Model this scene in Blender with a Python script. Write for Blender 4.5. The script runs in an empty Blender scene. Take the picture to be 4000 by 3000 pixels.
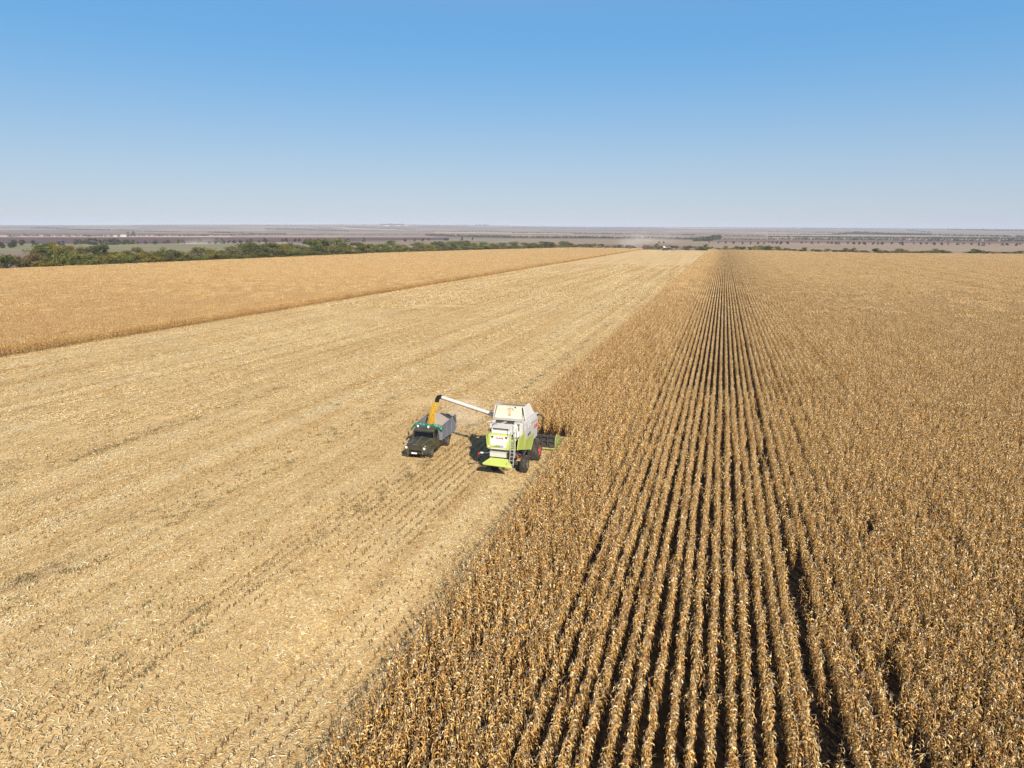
import bpy, math, random
import numpy as np
from mathutils import Vector, Matrix, Euler

R = math.radians
rng = np.random.default_rng(7)
random.seed(7)
scene = bpy.context.scene
COL = scene.collection

# ------------------------------------------------------------------ camera model
F, CAMH, SL = 2773.0, 19.0, 0.0092          # focal length in photo pixels, camera height, slope of the field
PITCH, ROLL, YAW = math.atan(610 / F), R(0.2), R(16.28975)
ZP = -10.0                                   # level of the plain beyond the field


def _basis():
    c, s = math.cos(YAW), math.sin(YAW)
    M = np.array([[c, -s, 0], [s, c, 0], [0, 0, 1]])
    r = M @ np.array([1, 0, 0])
    f = M @ np.array([0, math.cos(PITCH), -math.sin(PITCH)])
    u = M @ np.array([0, math.sin(PITCH), math.cos(PITCH)])
    return r * math.cos(ROLL) + u * math.sin(ROLL), u * math.cos(ROLL) - r * math.sin(ROLL), f


RIGHT, UP, FWD = _basis()
EYE = np.array([0, 0, CAMH])


def ray(x, y):
    return (x - 2000) * RIGHT + (1500 - y) * UP + F * FWD


def at(x, y, z=0.0):
    """point of the field plane (raised by z) seen at a photo pixel"""
    v = ray(x, y)
    return EYE + v * ((z - CAMH) / (v[2] + SL * v[1]))


def proj(P):
    d = np.atleast_2d(P) - EYE
    w = d @ FWD
    w = np.where(np.abs(w) < 1e-6, 1e-6, w)
    return 2000 + F * (d @ RIGHT) / w, 1500 - F * (d @ UP) / w, w


def zf(x, y):
    return -SL * np.asarray(y, float)


# ------------------------------------------------------------------ properties
def tag(o, label=None, cat=None, group=None, kind=None):
    if label: o['label'] = label
    if cat: o['category'] = cat
    if group: o['group'] = group
    if kind: o['kind'] = kind
    return o


def ordinal(n):
    if 10 <= n % 100 <= 20: s = 'th'
    else: s = {1: 'st', 2: 'nd', 3: 'rd'}.get(n % 10, 'th')
    return f'{n}{s}'


# ------------------------------------------------------------------ materials
def new_mat(name):
    m = bpy.data.materials.new(name)
    m.use_nodes = True
    nt = m.node_tree
    nt.nodes.clear()
    out = nt.nodes.new('ShaderNodeOutputMaterial')
    return m, nt, out


def N(nt, t, **kw):
    n = nt.nodes.new(t)
    for k, v in kw.items():
        if hasattr(n, k): setattr(n, k, v)
        else: n.inputs[k].default_value = v
    return n


def ramp(nt, stops, fac=None):
    n = nt.nodes.new('ShaderNodeValToRGB')
    e = n.color_ramp.elements
    while len(e) > 1: e.remove(e[-1])
    e[0].position, e[0].color = stops[0][0], (*stops[0][1], 1)
    for p, c in stops[1:]:
        q = e.new(p); q.color = (*c, 1)
    if fac is not None: nt.links.new(fac, n.inputs['Fac'])
    return n


def paint(name, col, rough=0.5, metal=0.0, dirt=0.25, dirtcol=(0.30, 0.22, 0.13), scale=1.6, coat=0.0, spec=0.4):
    """paint or metal with dust and uneven wear"""
    m, nt, out = new_mat(name)
    b = N(nt, 'ShaderNodeBsdfPrincipled', Roughness=rough, Metallic=metal)
    b.inputs['Specular IOR Level'].default_value = spec
    b.inputs['Coat Weight'].default_value = coat
    tc = N(nt, 'ShaderNodeTexCoord')
    n1 = N(nt, 'ShaderNodeTexNoise', Scale=scale, Detail=8.0, Roughness=0.65)
    nt.links.new(tc.outputs['Object'], n1.inputs['Vector'])
    r1 = ramp(nt, [(0.38, (0, 0, 0)), (0.72, (1, 1, 1))], n1.outputs['Fac'])
    mul = N(nt, 'ShaderNodeMath', operation='MULTIPLY'); mul.inputs[1].default_value = dirt
    nt.links.new(r1.outputs['Color'], mul.inputs[0])
    mix = N(nt, 'ShaderNodeMix', data_type='RGBA')
    mix.inputs[6].default_value = (*col, 1); mix.inputs[7].default_value = (*dirtcol, 1)
    nt.links.new(mul.outputs[0], mix.inputs[0])
    nt.links.new(mix.outputs[2], b.inputs['Base Color'])
    n2 = N(nt, 'ShaderNodeTexNoise', Scale=scale * 9, Detail=4.0)
    nt.links.new(tc.outputs['Object'], n2.inputs['Vector'])
    mr = N(nt, 'ShaderNodeMapRange'); mr.inputs[3].default_value = max(0.05, rough - 0.1); mr.inputs[4].default_value = min(1, rough + 0.2)
    nt.links.new(n2.outputs['Fac'], mr.inputs[0]); nt.links.new(mr.outputs[0], b.inputs['Roughness'])
    nt.links.new(b.outputs[0], out.inputs[0])
    return m


def leafy(name, stops, translucent=0.3, rough=0.6, objcol=False, rndamp=0.25, spec=0.25, swath=0.0):
    """leaf material: colour from the per-leaf attribute 'tone', shifted a little per object or instance"""
    m, nt, out = new_mat(name)
    a = N(nt, 'ShaderNodeAttribute', attribute_name='tone')
    oi = N(nt, 'ShaderNodeObjectInfo')
    mr = N(nt, 'ShaderNodeMapRange'); mr.inputs[3].default_value = -rndamp; mr.inputs[4].default_value = rndamp
    nt.links.new(oi.outputs['Random'], mr.inputs[0])
    add = N(nt, 'ShaderNodeMath', operation='ADD', use_clamp=True)
    nt.links.new(a.outputs['Fac'], add.inputs[0]); nt.links.new(mr.outputs[0], add.inputs[1])
    fac = add.outputs[0]
    if swath:                                   # residue differs from one pass of the harvester to the next
        geo = N(nt, 'ShaderNodeNewGeometry')
        mp = N(nt, 'ShaderNodeMapping'); mp.inputs['Scale'].default_value = (0.5, 0.004, 1)
        nt.links.new(geo.outputs['Position'], mp.inputs['Vector'])
        ns = N(nt, 'ShaderNodeTexNoise', Scale=1.0, Detail=4.0, Roughness=0.6); nt.links.new(mp.outputs[0], ns.inputs['Vector'])
        ms_ = N(nt, 'ShaderNodeMapRange'); ms_.inputs[1].default_value = 0.3; ms_.inputs[2].default_value = 0.7; ms_.inputs[3].default_value = -swath; ms_.inputs[4].default_value = swath
        nt.links.new(ns.outputs['Fac'], ms_.inputs[0])
        ad2 = N(nt, 'ShaderNodeMath', operation='ADD', use_clamp=True)
        nt.links.new(fac, ad2.inputs[0]); nt.links.new(ms_.outputs[0], ad2.inputs[1]); fac = ad2.outputs[0]
    rp = ramp(nt, stops, fac)
    colr = rp.outputs['Color']
    if objcol:
        mx = N(nt, 'ShaderNodeMix', data_type='RGBA', blend_type='MULTIPLY'); mx.inputs[0].default_value = 1
        nt.links.new(colr, mx.inputs[6]); nt.links.new(oi.outputs['Color'], mx.inputs[7])
        colr = mx.outputs[2]
    b = N(nt, 'ShaderNodeBsdfPrincipled', Roughness=rough)
    b.inputs['Specular IOR Level'].default_value = spec
    nt.links.new(colr, b.inputs['Base Color'])
    t = N(nt, 'ShaderNodeBsdfTranslucent')
    nt.links.new(colr, t.inputs['Color'])
    ms = N(nt, 'ShaderNodeMixShader'); ms.inputs[0].default_value = translucent
    nt.links.new(b.outputs[0], ms.inputs[1]); nt.links.new(t.outputs[0], ms.inputs[2])
    nt.links.new(ms.outputs[0], out.inputs[0])
    return m


def plain(name, col, rough=0.6, metal=0.0, spec=0.4, noise=0.0, scale=6.0):
    m, nt, out = new_mat(name)
    b = N(nt, 'ShaderNodeBsdfPrincipled', Roughness=rough, Metallic=metal)
    b.inputs['Specular IOR Level'].default_value = spec
    b.inputs['Base Color'].default_value = (*col, 1)
    tc = N(nt, 'ShaderNodeTexCoord'); n1 = N(nt, 'ShaderNodeTexNoise', Scale=scale, Detail=6.0)
    nt.links.new(tc.outputs['Object'], n1.inputs['Vector'])
    lo = tuple(c * (1 - noise) for c in col); hi = tuple(min(1, c * (1 + noise)) for c in col)
    rp = ramp(nt, [(0.3, lo), (0.7, hi)], n1.outputs['Fac'])
    nt.links.new(rp.outputs['Color'], b.inputs['Base Color'])
    nt.links.new(b.outputs[0], out.inputs[0])
    return m


def glass(name, col=(0.01, 0.012, 0.016)):
    m, nt, out = new_mat(name)
    b = N(nt, 'ShaderNodeBsdfPrincipled', Roughness=0.06)
    b.inputs['Base Color'].default_value = (*col, 1)
    b.inputs['Specular IOR Level'].default_value = 0.7
    t = N(nt, 'ShaderNodeBsdfTransparent'); t.inputs[0].default_value = (0.55, 0.6, 0.62, 1)
    ms = N(nt, 'ShaderNodeMixShader'); ms.inputs[0].default_value = 0.55
    nt.links.new(b.outputs[0], ms.inputs[1]); nt.links.new(t.outputs[0], ms.inputs[2])
    nt.links.new(ms.outputs[0], out.inputs[0])
    return m


# ------------------------------------------------------------------ mesh builder
class MB:
    def __init__(self):
        self.v, self.f, self.t = [], [], []

    def add(self, verts, faces, tone=0.5):
        n = len(self.v)
        self.v.extend([tuple(map(float, p)) for p in verts])
        self.f.extend([tuple(n + i for i in fc) for fc in faces])
        self.t.extend([tone] * len(verts))

    def box(self, x0, x1, y0, y1, z0, z1, rot=None, tone=0.5, taper=None):
        c = np.array([(x0 + x1) / 2, (y0 + y1) / 2, (z0 + z1) / 2])
        P = np.array([(x, y, z) for z in (z0, z1) for y in (y0, y1) for x in (x0, x1)], float)
        if taper:
            P[4:, 0] = c[0] + (P[4:, 0] - c[0]) * taper[0]; P[4:, 1] = c[1] + (P[4:, 1] - c[1]) * taper[1]
        if rot is not None:
            M = np.array(Euler(rot).to_matrix()); P = (P - c) @ M.T + c
        self.add(P, [(0, 2, 3, 1), (4, 5, 7, 6), (0, 1, 5, 4), (2, 6, 7, 3), (0, 4, 6, 2), (1, 3, 7, 5)], tone)

    def tube(self, pts, r, n=8, cap=True, tone=0.5):
        pts = [np.array(p, float) for p in pts]
        rs = r if hasattr(r, '__len__') else [r] * len(pts)
        V, Fc = [], []
        prev = None
        for i, p in enumerate(pts):
            d = pts[min(i + 1, len(pts) - 1)] - pts[max(i - 1, 0)]
            d = d / (np.linalg.norm(d) + 1e-9)
            if prev is None:
                a = np.cross(d, (0, 0, 1))
                if np.linalg.norm(a) < 1e-3: a = np.cross(d, (1, 0, 0))
            else:
                a = prev - d * (prev @ d)
            a = a / np.linalg.norm(a); prev = a
            b = np.cross(d, a)
            for k in range(n):
                t = 2 * math.pi * k / n
                V.append(p + rs[i] * (a * math.cos(t) + b * math.sin(t)))
        for i in range(len(pts) - 1):
            for k in range(n):
                k2 = (k + 1) % n
                Fc.append((i * n + k, i * n + k2, (i + 1) * n + k2, (i + 1) * n + k))
        if cap:
            Fc.append(tuple(range(n - 1, -1, -1)))
            Fc.append(tuple((len(pts) - 1) * n + k for k in range(n)))
        self.add(V, Fc, tone)

    def lathe_x(self, prof, cx, cy, cz, n=32, tone=0.5):
        """prof = [(x offset, radius)], revolved round the x axis"""
        V, Fc = [], []
        for (x, r) in prof:
            for k in range(n):
                t = 2 * math.pi * k / n
                V.append((cx + x, cy + r * math.cos(t), cz + r * math.sin(t)))
        for i in range(len(prof) - 1):
            for k in range(n):
                k2 = (k + 1) % n
                Fc.append((i * n + k, (i + 1) * n + k, (i + 1) * n + k2, i * n + k2))
        Fc.append(tuple(range(n))); Fc.append(tuple((len(prof) - 1) * n + k for k in range(n - 1, -1, -1)))
        self.add(V, Fc, tone)

    def slab(self, pts, off, tone=0.5):
        """polygon of 3D points given a thickness vector"""
        n = len(pts); off = np.array(off, float)
        V = [np.array(p, float) for p in pts] + [np.array(p, float) + off for p in pts]
        Fc = [tuple(range(n)), tuple(range(2 * n - 1, n - 1, -1))]
        for i in range(n):
            j = (i + 1) % n
            Fc.append((j, i, n + i, n + j))
        self.add(V, Fc, tone)

    def loft(self, rings, cap=True, tone=0.5):
        n = len(rings[0]); V = [p for r in rings for p in r]; Fc = []
        for i in range(len(rings) - 1):
            for k in range(n):
                k2 = (k + 1) % n
                Fc.append((i * n + k, i * n + k2, (i + 1) * n + k2, (i + 1) * n + k))
        if cap:
            Fc.append(tuple(range(n - 1, -1, -1))); Fc.append(tuple((len(rings) - 1) * n + k for k in range(n)))
        self.add(V, Fc, tone)

    def disc(self, c, nrm, r, n=16, depth=0.03, tone=0.5):
        c = np.array(c, float); nrm = np.array(nrm, float); nrm /= np.linalg.norm(nrm)
        self.tube([c - nrm * depth, c, c + nrm * depth * 0.6], [r, r, r * 0.75], n, True, tone)

    def mesh(self, name, mat):
        me = bpy.data.meshes.new(name)
        me.from_pydata(self.v, [], self.f)
        me.materials.append(mat)
        a = me.attributes.new('tone', 'FLOAT', 'POINT')
        a.data.foreach_set('value', np.array(self.t, np.float32))
        me.update()
        return me

    def build(self, name, mat, parent=None, smooth=False, bevel=0.0, loc=None, fix=True):
        import bmesh
        me = self.mesh(name, mat)
        if fix:
            bm = bmesh.new(); bm.from_mesh(me)
            bmesh.ops.recalc_face_normals(bm, faces=bm.faces)
            bm.to_mesh(me); bm.free()
        o = bpy.data.objects.new(name, me); COL.objects.link(o)
        if parent is not None: o.parent = parent
        if loc is not None: o.location = loc
        if smooth:
            me.polygons.foreach_set('use_smooth', [True] * len(me.polygons))
            mod = o.modifiers.new('edges', 'EDGE_SPLIT'); mod.split_angle = R(35)
        if bevel:
            b = o.modifiers.new('bevel', 'BEVEL'); b.width = bevel; b.segments = 2; b.limit_method = 'ANGLE'
            b.angle_limit = R(40)
        return o


def empty(name, loc, rz=0.0):
    o = bpy.data.objects.new(name, None); COL.objects.link(o)
    o.empty_display_size = 0.3; o.location = loc; o.rotation_euler = (0, 0, rz)
    return o


def copy_tree(o, parent=None):
    c = o.copy(); COL.objects.link(c)
    if parent is not None: c.parent = parent
    for ch in list(o.children): copy_tree(ch, c)
    return c


def np_mesh(name, V, Fq, tone, mat):
    """fast mesh from numpy arrays: Fq (m,4) quads"""
    me = bpy.data.meshes.new(name)
    V = np.asarray(V, np.float32); Fq = np.asarray(Fq, np.int32)
    me.vertices.add(len(V)); me.vertices.foreach_set('co', V.ravel())
    m, k = Fq.shape
    me.loops.add(m * k); me.loops.foreach_set('vertex_index', Fq.ravel())
    me.polygons.add(m)
    me.polygons.foreach_set('loop_start', np.arange(0, m * k, k, dtype=np.int32))
    try: me.polygons.foreach_set('loop_total', np.full(m, k, np.int32))
    except Exception: pass
    me.materials.append(mat)
    if tone is not None:
        a = me.attributes.new('tone', 'FLOAT', 'POINT'); a.data.foreach_set('value', np.asarray(tone, np.float32))
    me.update(calc_edges=True)
    return me


# ------------------------------------------------------------------ colours
M = {}
M['lime'] = paint('lime_paint', (0.41, 0.49, 0.095), 0.38, dirt=0.5, dirtcol=(0.45, 0.40, 0.16), coat=0.2)
M['dull_lime'] = paint('dusty_lime_paint', (0.30, 0.36, 0.08), 0.6, dirt=0.7, dirtcol=(0.34, 0.27, 0.13))
M['white'] = paint('white_paint', (0.64, 0.63, 0.595), 0.42, dirt=0.5, dirtcol=(0.55, 0.47, 0.35), coat=0.1)
M['grey_and_dimmed_white'] = paint('grey_and_dimmed_white_paint', (0.50, 0.49, 0.46), 0.45, dirt=0.4, dirtcol=(0.42, 0.36, 0.28))  # for grey parts, and for white body sides dimmed to imitate weaker sun
M['dusty_white'] = paint('dusty_white_lining', (0.62, 0.55, 0.42), 0.7, dirt=0.5, dirtcol=(0.46, 0.36, 0.22))
M['dark_metal'] = paint('dark_metal', (0.035, 0.034, 0.033), 0.55, dirt=0.4, dirtcol=(0.15, 0.12, 0.08))
M['mid_metal'] = paint('grey_metal', (0.22, 0.21, 0.19), 0.5, 0.3, dirt=0.5, dirtcol=(0.2, 0.16, 0.1))
M['black'] = plain('black_rubber', (0.012, 0.012, 0.012), 0.7, noise=0.3)
M['tyre'] = paint('dusty_tyre', (0.022, 0.021, 0.02), 0.85, dirt=0.6, dirtcol=(0.14, 0.11, 0.075), scale=3)
M['red_rim'] = paint('red_rim', (0.62, 0.06, 0.055), 0.5, dirt=0.3, dirtcol=(0.4, 0.2, 0.12))
M['red_letter'] = plain('red_letters', (0.45, 0.03, 0.03), 0.5, noise=0.1)
M['grey_letter'] = plain('grey_letters', (0.16, 0.16, 0.17), 0.5, noise=0.1)
M['glass'] = glass('dark_glass')
M['lens'] = plain('lamp_lens', (0.75, 0.74, 0.70), 0.12, spec=0.8, noise=0.06)
M['red_lens'] = plain('red_lens', (0.5, 0.03, 0.02), 0.2, spec=0.6, noise=0.1)
M['amber_lens'] = plain('amber_lens', (0.75, 0.28, 0.02), 0.2, spec=0.6, noise=0.1)
M['olive'] = paint('olive_paint', (0.050, 0.047, 0.026), 0.34, dirt=0.4, dirtcol=(0.13, 0.105, 0.065), coat=0.3, spec=0.5)
M['olive_dark'] = paint('dark_olive_paint', (0.028, 0.026, 0.017), 0.5, dirt=0.4, dirtcol=(0.1, 0.08, 0.05))
M['bed'] = paint('grey_blue_bed_paint', (0.155, 0.165, 0.195), 0.6, dirt=0.65, dirtcol=(0.22, 0.185, 0.15), scale=1.1)
M['bed_in'] = paint('worn_bed_lining', (0.30, 0.27, 0.25), 0.7, dirt=0.7, dirtcol=(0.38, 0.31, 0.24), scale=1.3)
M['wheel_grey'] = paint('dusty_wheel_steel', (0.16, 0.14, 0.11), 0.7, dirt=0.6, dirtcol=(0.30, 0.24, 0.16))
M['plate'] = plain('number_plate', (0.78, 0.78, 0.76), 0.4, noise=0.06)
M['tarp'] = paint('green_tarpaulin', (0.010, 0.145, 0.085), 0.32, dirt=0.25, dirtcol=(0.12, 0.25, 0.17), scale=3, spec=0.6)
M['red_cloth'] = plain('red_cloth', (0.5, 0.05, 0.04), 0.8, noise=0.2)
M['bark'] = plain('bark', (0.06, 0.045, 0.032), 0.9, noise=0.4)

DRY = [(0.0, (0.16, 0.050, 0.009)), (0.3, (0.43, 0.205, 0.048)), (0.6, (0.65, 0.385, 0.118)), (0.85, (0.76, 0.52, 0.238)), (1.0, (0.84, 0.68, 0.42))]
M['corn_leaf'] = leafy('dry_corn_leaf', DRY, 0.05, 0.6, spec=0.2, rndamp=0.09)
M['corn_stalk'] = leafy('dry_corn_stalk', [(0, (0.16, 0.08, 0.03)), (1, (0.42, 0.26, 0.10))], 0.0, 0.6)
M['husk'] = leafy('corn_husk', [(0, (0.56, 0.39, 0.16)), (1, (0.76, 0.61, 0.35))], 0.15, 0.55)
M['tassel'] = leafy('corn_tassel', [(0, (0.38, 0.27, 0.16)), (1, (0.62, 0.49, 0.33))], 0.2, 0.7)
LIT = [(0.0, (0.30, 0.150, 0.046)), (0.2, (0.59, 0.365, 0.135)), (0.55, (0.79, 0.56, 0.258)), (0.82, (0.87, 0.715, 0.41)), (1.0, (0.88, 0.80, 0.57))]
M['litter'] = leafy('corn_litter', LIT, 0.15, 0.6, rndamp=0.05, swath=0.22)
M['stub'] = leafy('cut_stalk', [(0, (0.10, 0.05, 0.02)), (0.5, (0.26, 0.14, 0.05)), (1, (0.42, 0.26, 0.10))], 0.0, 0.7)
M['weed'] = leafy('dull_weed', [(0, (0.14, 0.10, 0.05)), (0.6, (0.22, 0.18, 0.08)), (1, (0.24, 0.23, 0.09))], 0.2, 0.8)
M['crown'] = leafy('tree_foliage', [(0, (0.35, 0.35, 0.35)), (0.5, (1, 1, 1)), (1, (1.7, 1.65, 1.5))], 0.42, 0.6, objcol=True, rndamp=0.05)
M['woods'] = leafy('far_foliage', [(0, (0.032, 0.038, 0.018)), (1, (0.095, 0.09, 0.04))], 0.2, 0.8, rndamp=0)
M['grain'] = leafy('maize_grain', [(0, (0.52, 0.26, 0.018)), (0.6, (0.72, 0.42, 0.032)), (1, (0.80, 0.55, 0.08))], 0.0, 0.5, rndamp=0)

# ------------------------------------------------------------------ terrain
EDGE = [(-440, -60), (-395, 60), (-328, 256), (-318, 340), (-312, 440), (-304, 593), (-262, 790), (-206, 980), (-74, 990), (0, 960), (56, 935), (168, 872), (317, 918), (470, 900), (470, -60)]


def in_poly(x, y, poly):
    x = np.asarray(x, float); y = np.asarray(y, float)
    ins = np.zeros(x.shape, bool)
    n = len(poly)
    for i in range(n):
        x0, y0 = poly[i][:2]; x1, y1 = poly[(i + 1) % n][:2]
        c = ((y0 > y) != (y1 > y))
        with np.errstate(divide='ignore', invalid='ignore'):
            xi = (x1 - x0) * (y - y0) / (y1 - y0 + 1e-12) + x0
        ins ^= c & (x < xi)
    return ins


def dist_poly(x, y, poly):
    x = np.asarray(x, float); y = np.asarray(y, float)
    d = np.full(x.shape, 1e9)
    n = len(poly)
    for i in range(n):
        a = np.array(poly[i][:2], float); b = np.array(poly[(i + 1) % n][:2], float)
        ab = b - a; t = ((x - a[0]) * ab[0] + (y - a[1]) * ab[1]) / (ab @ ab)
        t = np.clip(t, 0, 1)
        d = np.minimum(d, np.hypot(x - a[0] - t * ab[0], y - a[1] - t * ab[1]))
    return d


def smooth(e0, e1, x):
    t = np.clip((x - e0) / (e1 - e0), 0, 1)
    return t * t * (3 - 2 * t)


def terrain(x, y):
    x = np.asarray(x, float); y = np.asarray(y, float)
    ins = in_poly(x, y, EDGE); d = np.where(ins, 0, dist_poly(x, y, EDGE))
    zfield = -SL * np.clip(y, -400, 1000)
    k = smooth(12, 260, d)
    z = zfield * (1 - k) + ZP * k
    r = np.hypot(x, y)
    az = np.degrees(np.arctan2(x, y)) + math.degrees(YAW)        # 0 at the picture's middle, + to the right
    crest = np.interp(az, [-60, -36, -30, -22, -14, -9, -2, 5, 15, 25, 36, 60], [38, 44, 47, 56, 68, 70, 62, 50, 43, 40, 36, 30])
    z = z + smooth(4200, 10500, r) * crest
    z = z + smooth(2500, 6000, r) * (3.0 * np.sin(x / 1300 + 1) * np.cos(y / 1700) + 2.0 * np.sin((x + y) / 700))
    return z - np.where(ins, 0.06, 0.0)


def ground_at(px, py):
    """terrain point seen at a photo pixel, searched outward along that bearing beyond the field"""
    v = ray(px, py); h = np.array([v[0], v[1]]); h = h / np.linalg.norm(h)
    rr = np.geomspace(700, 11000, 700)
    X, Y = h[0] * rr, h[1] * rr
    Z = terrain(X, Y)
    _, yy, _ = proj(np.stack([X, Y, Z], 1))
    ok = np.where(yy <= py)[0]
    i = ok[0] if len(ok) else int(np.argmin(yy))
    return np.array([X[i], Y[i], Z[i]])


def build_terrain():
    radii = np.concatenate([np.linspace(5, 600, 60), np.linspace(610, 1500, 130), 29.0 * F / np.arange(53, 3, -0.45), np.linspace(24000, 30000, 4)])
    radii = np.unique(np.clip(radii, 5, 30000))
    radii = radii[(radii < 12500)]
    radii = np.concatenate([radii, np.linspace(12600, 20000, 6)])
    az = np.radians(np.arange(-75, 75.01, 0.15)) - YAW
    A, RR = np.meshgrid(az, radii)
    X, Y = np.sin(A) * RR, np.cos(A) * RR
    Z = terrain(X, Y)
    nr, na = A.shape
    idx = np.arange(nr * na).reshape(nr, na)
    Fq = np.stack([idx[:-1, :-1], idx[1:, :-1], idx[1:, 1:], idx[:-1, 1:]], -1).reshape(-1, 4)[:, ::-1]
    V = np.stack([X, Y, Z], -1).reshape(-1, 3)
    # closing patch under and behind the camera
    m, nt, out = new_mat('plain_fields')
    me = np_mesh('ground', V, Fq, None, m)
    me.polygons.foreach_set('use_smooth', [True] * len(me.polygons))
    # field colours: long parcels of the plain, each a polygon on the ground
    base = np.tile(np.array([0.255, 0.195, 0.150]), (len(V), 1))
    x, y = V[:, 0], V[:, 1]
    rad = np.hypot(x, y); a = np.degrees(np.arctan2(x, y)) + math.degrees(YAW)
    # distant strips: bands by range with breaks by bearing
    lr = np.log(rad)
    band = np.floor(lr * 17).astype(int); seg = np.floor((a + 60 + 3.1 * np.sin(band * 1.7)) / (7 + 4 * np.sin(band * 2.3))).astype(int)
    h = np.modf(np.abs(np.sin(band * 12.9898 + seg * 78.233) * 43758.5453))[0]
    pal = np.array([(0.22, 0.165, 0.135), (0.30, 0.225, 0.165), (0.26, 0.205, 0.16), (0.36, 0.28, 0.20), (0.20, 0.16, 0.125), (0.27, 0.24, 0.16), (0.23, 0.19, 0.15)])
    far = rad > 1300
    base[far] = pal[(h[far] * 6.99).astype(int)]
    PAR = [  # (colour, photo-pixel outline of the parcel, unprojected onto the plain)
        ((0.25, 0.225, 0.135), [(-200, 953), (600, 953), (1200, 952), (1200, 978), (-200, 990)]),
        ((0.28, 0.225, 0.155), [(1200, 947), (2300, 944), (2300, 975), (1200, 978)]),
        ((0.165, 0.118, 0.102), [(-200, 927), (1000, 927), (1750, 929), (1750, 938), (1000, 945), (600, 951), (-200, 952)]),
        ((0.46, 0.34, 0.215), [(-200, 919.5), (900, 921), (900, 926), (-200, 926.5)]),
        ((0.36, 0.26, 0.185), [(900, 921), (1700, 921.5), (1700, 926), (900, 926)]),
        ((0.21, 0.155, 0.13), [(-200, 908), (1000, 914), (1000, 918), (-200, 917)]),
        ((0.30, 0.235, 0.165), [(2000, 932), (2750, 938), (2750, 958), (2000, 949)]),
        ((0.31, 0.245, 0.175), [(2750, 946), (4300, 953.5), (4300, 995), (2750, 985)]),
        ((0.215, 0.152, 0.125), [(2800, 938), (4300, 944), (4300, 953), (2800, 946)]),
        ((0.44, 0.34, 0.22), [(1690, 904.5), (2010, 909), (2240, 912), (2240, 915), (1690, 909)]),
        ((0.40, 0.30, 0.21), [(1290, 887), (1650, 899), (1640, 902), (1350, 894)]),
        ((0.36, 0.27, 0.19), [(2000, 918), (2700, 924), (2700, 927), (2000, 921)]),
        ((0.37, 0.29, 0.21), [(2990, 917), (4200, 922), (4200, 925), (2990, 920)]),
        ((0.33, 0.25, 0.19), [(2990, 926), (4200, 935), (4200, 938), (2990, 930)]),
    ]
    for c, px in PAR:
        poly = [ground_at(*p)[:2] for p in px]
        base[in_poly(x, y, poly)] = c
    ca = me.attributes.new('parcel', 'FLOAT_COLOR', 'POINT')
    ca.data.foreach_set('color', np.concatenate([np.clip((base.mean(0) + (base - base.mean(0)) * 1.45) * [0.99, 0.92, 0.90], 0.04, .7), np.ones((len(V), 1))], 1).astype(np.float32).ravel())
    at_ = N(nt, 'ShaderNodeAttribute', attribute_name='parcel')
    geo = N(nt, 'ShaderNodeNewGeometry')
    mp = N(nt, 'ShaderNodeMapping'); mp.inputs['Scale'].default_value = (0.004, 0.02, 0.02); mp.inputs['Rotation'].default_value = (0, 0, R(14))
    nt.links.new(geo.outputs['Position'], mp.inputs['Vector'])
    n1 = N(nt, 'ShaderNodeTexNoise', Scale=1.0, Detail=7.0, Roughness=0.65)
    nt.links.new(mp.outputs[0], n1.inputs['Vector'])
    rp = ramp(nt, [(0.3, (0.80, 0.80, 0.80)), (0.7, (1.18, 1.16, 1.12))], n1.outputs['Fac'])
    mx = N(nt, 'ShaderNodeMix', data_type='RGBA', blend_type='MULTIPLY'); mx.inputs[0].default_value = 1
    nt.links.new(at_.outputs['Color'], mx.inputs[6]); nt.links.new(rp.outputs['Color'], mx.inputs[7])
    b = N(nt, 'ShaderNodeBsdfPrincipled', Roughness=0.95); b.inputs['Specular IOR Level'].default_value = 0.1
    nt.links.new(mx.outputs[2], b.inputs['Base Color']); nt.links.new(b.outputs[0], out.inputs[0])
    o = bpy.data.objects.new('ground', me); COL.objects.link(o)
    tag(o, kind='structure')


build_terrain()

# ------------------------------------------------------------------ the field surface
X_EDGE = -12.02          # leftmost row of the standing corn, near part
X_CUT = -18.32           # its edge where the harvester has not come yet
Y_CUT = 64.3
X_RIGHT = 84.3
X_LEFT = -105.3


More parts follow.
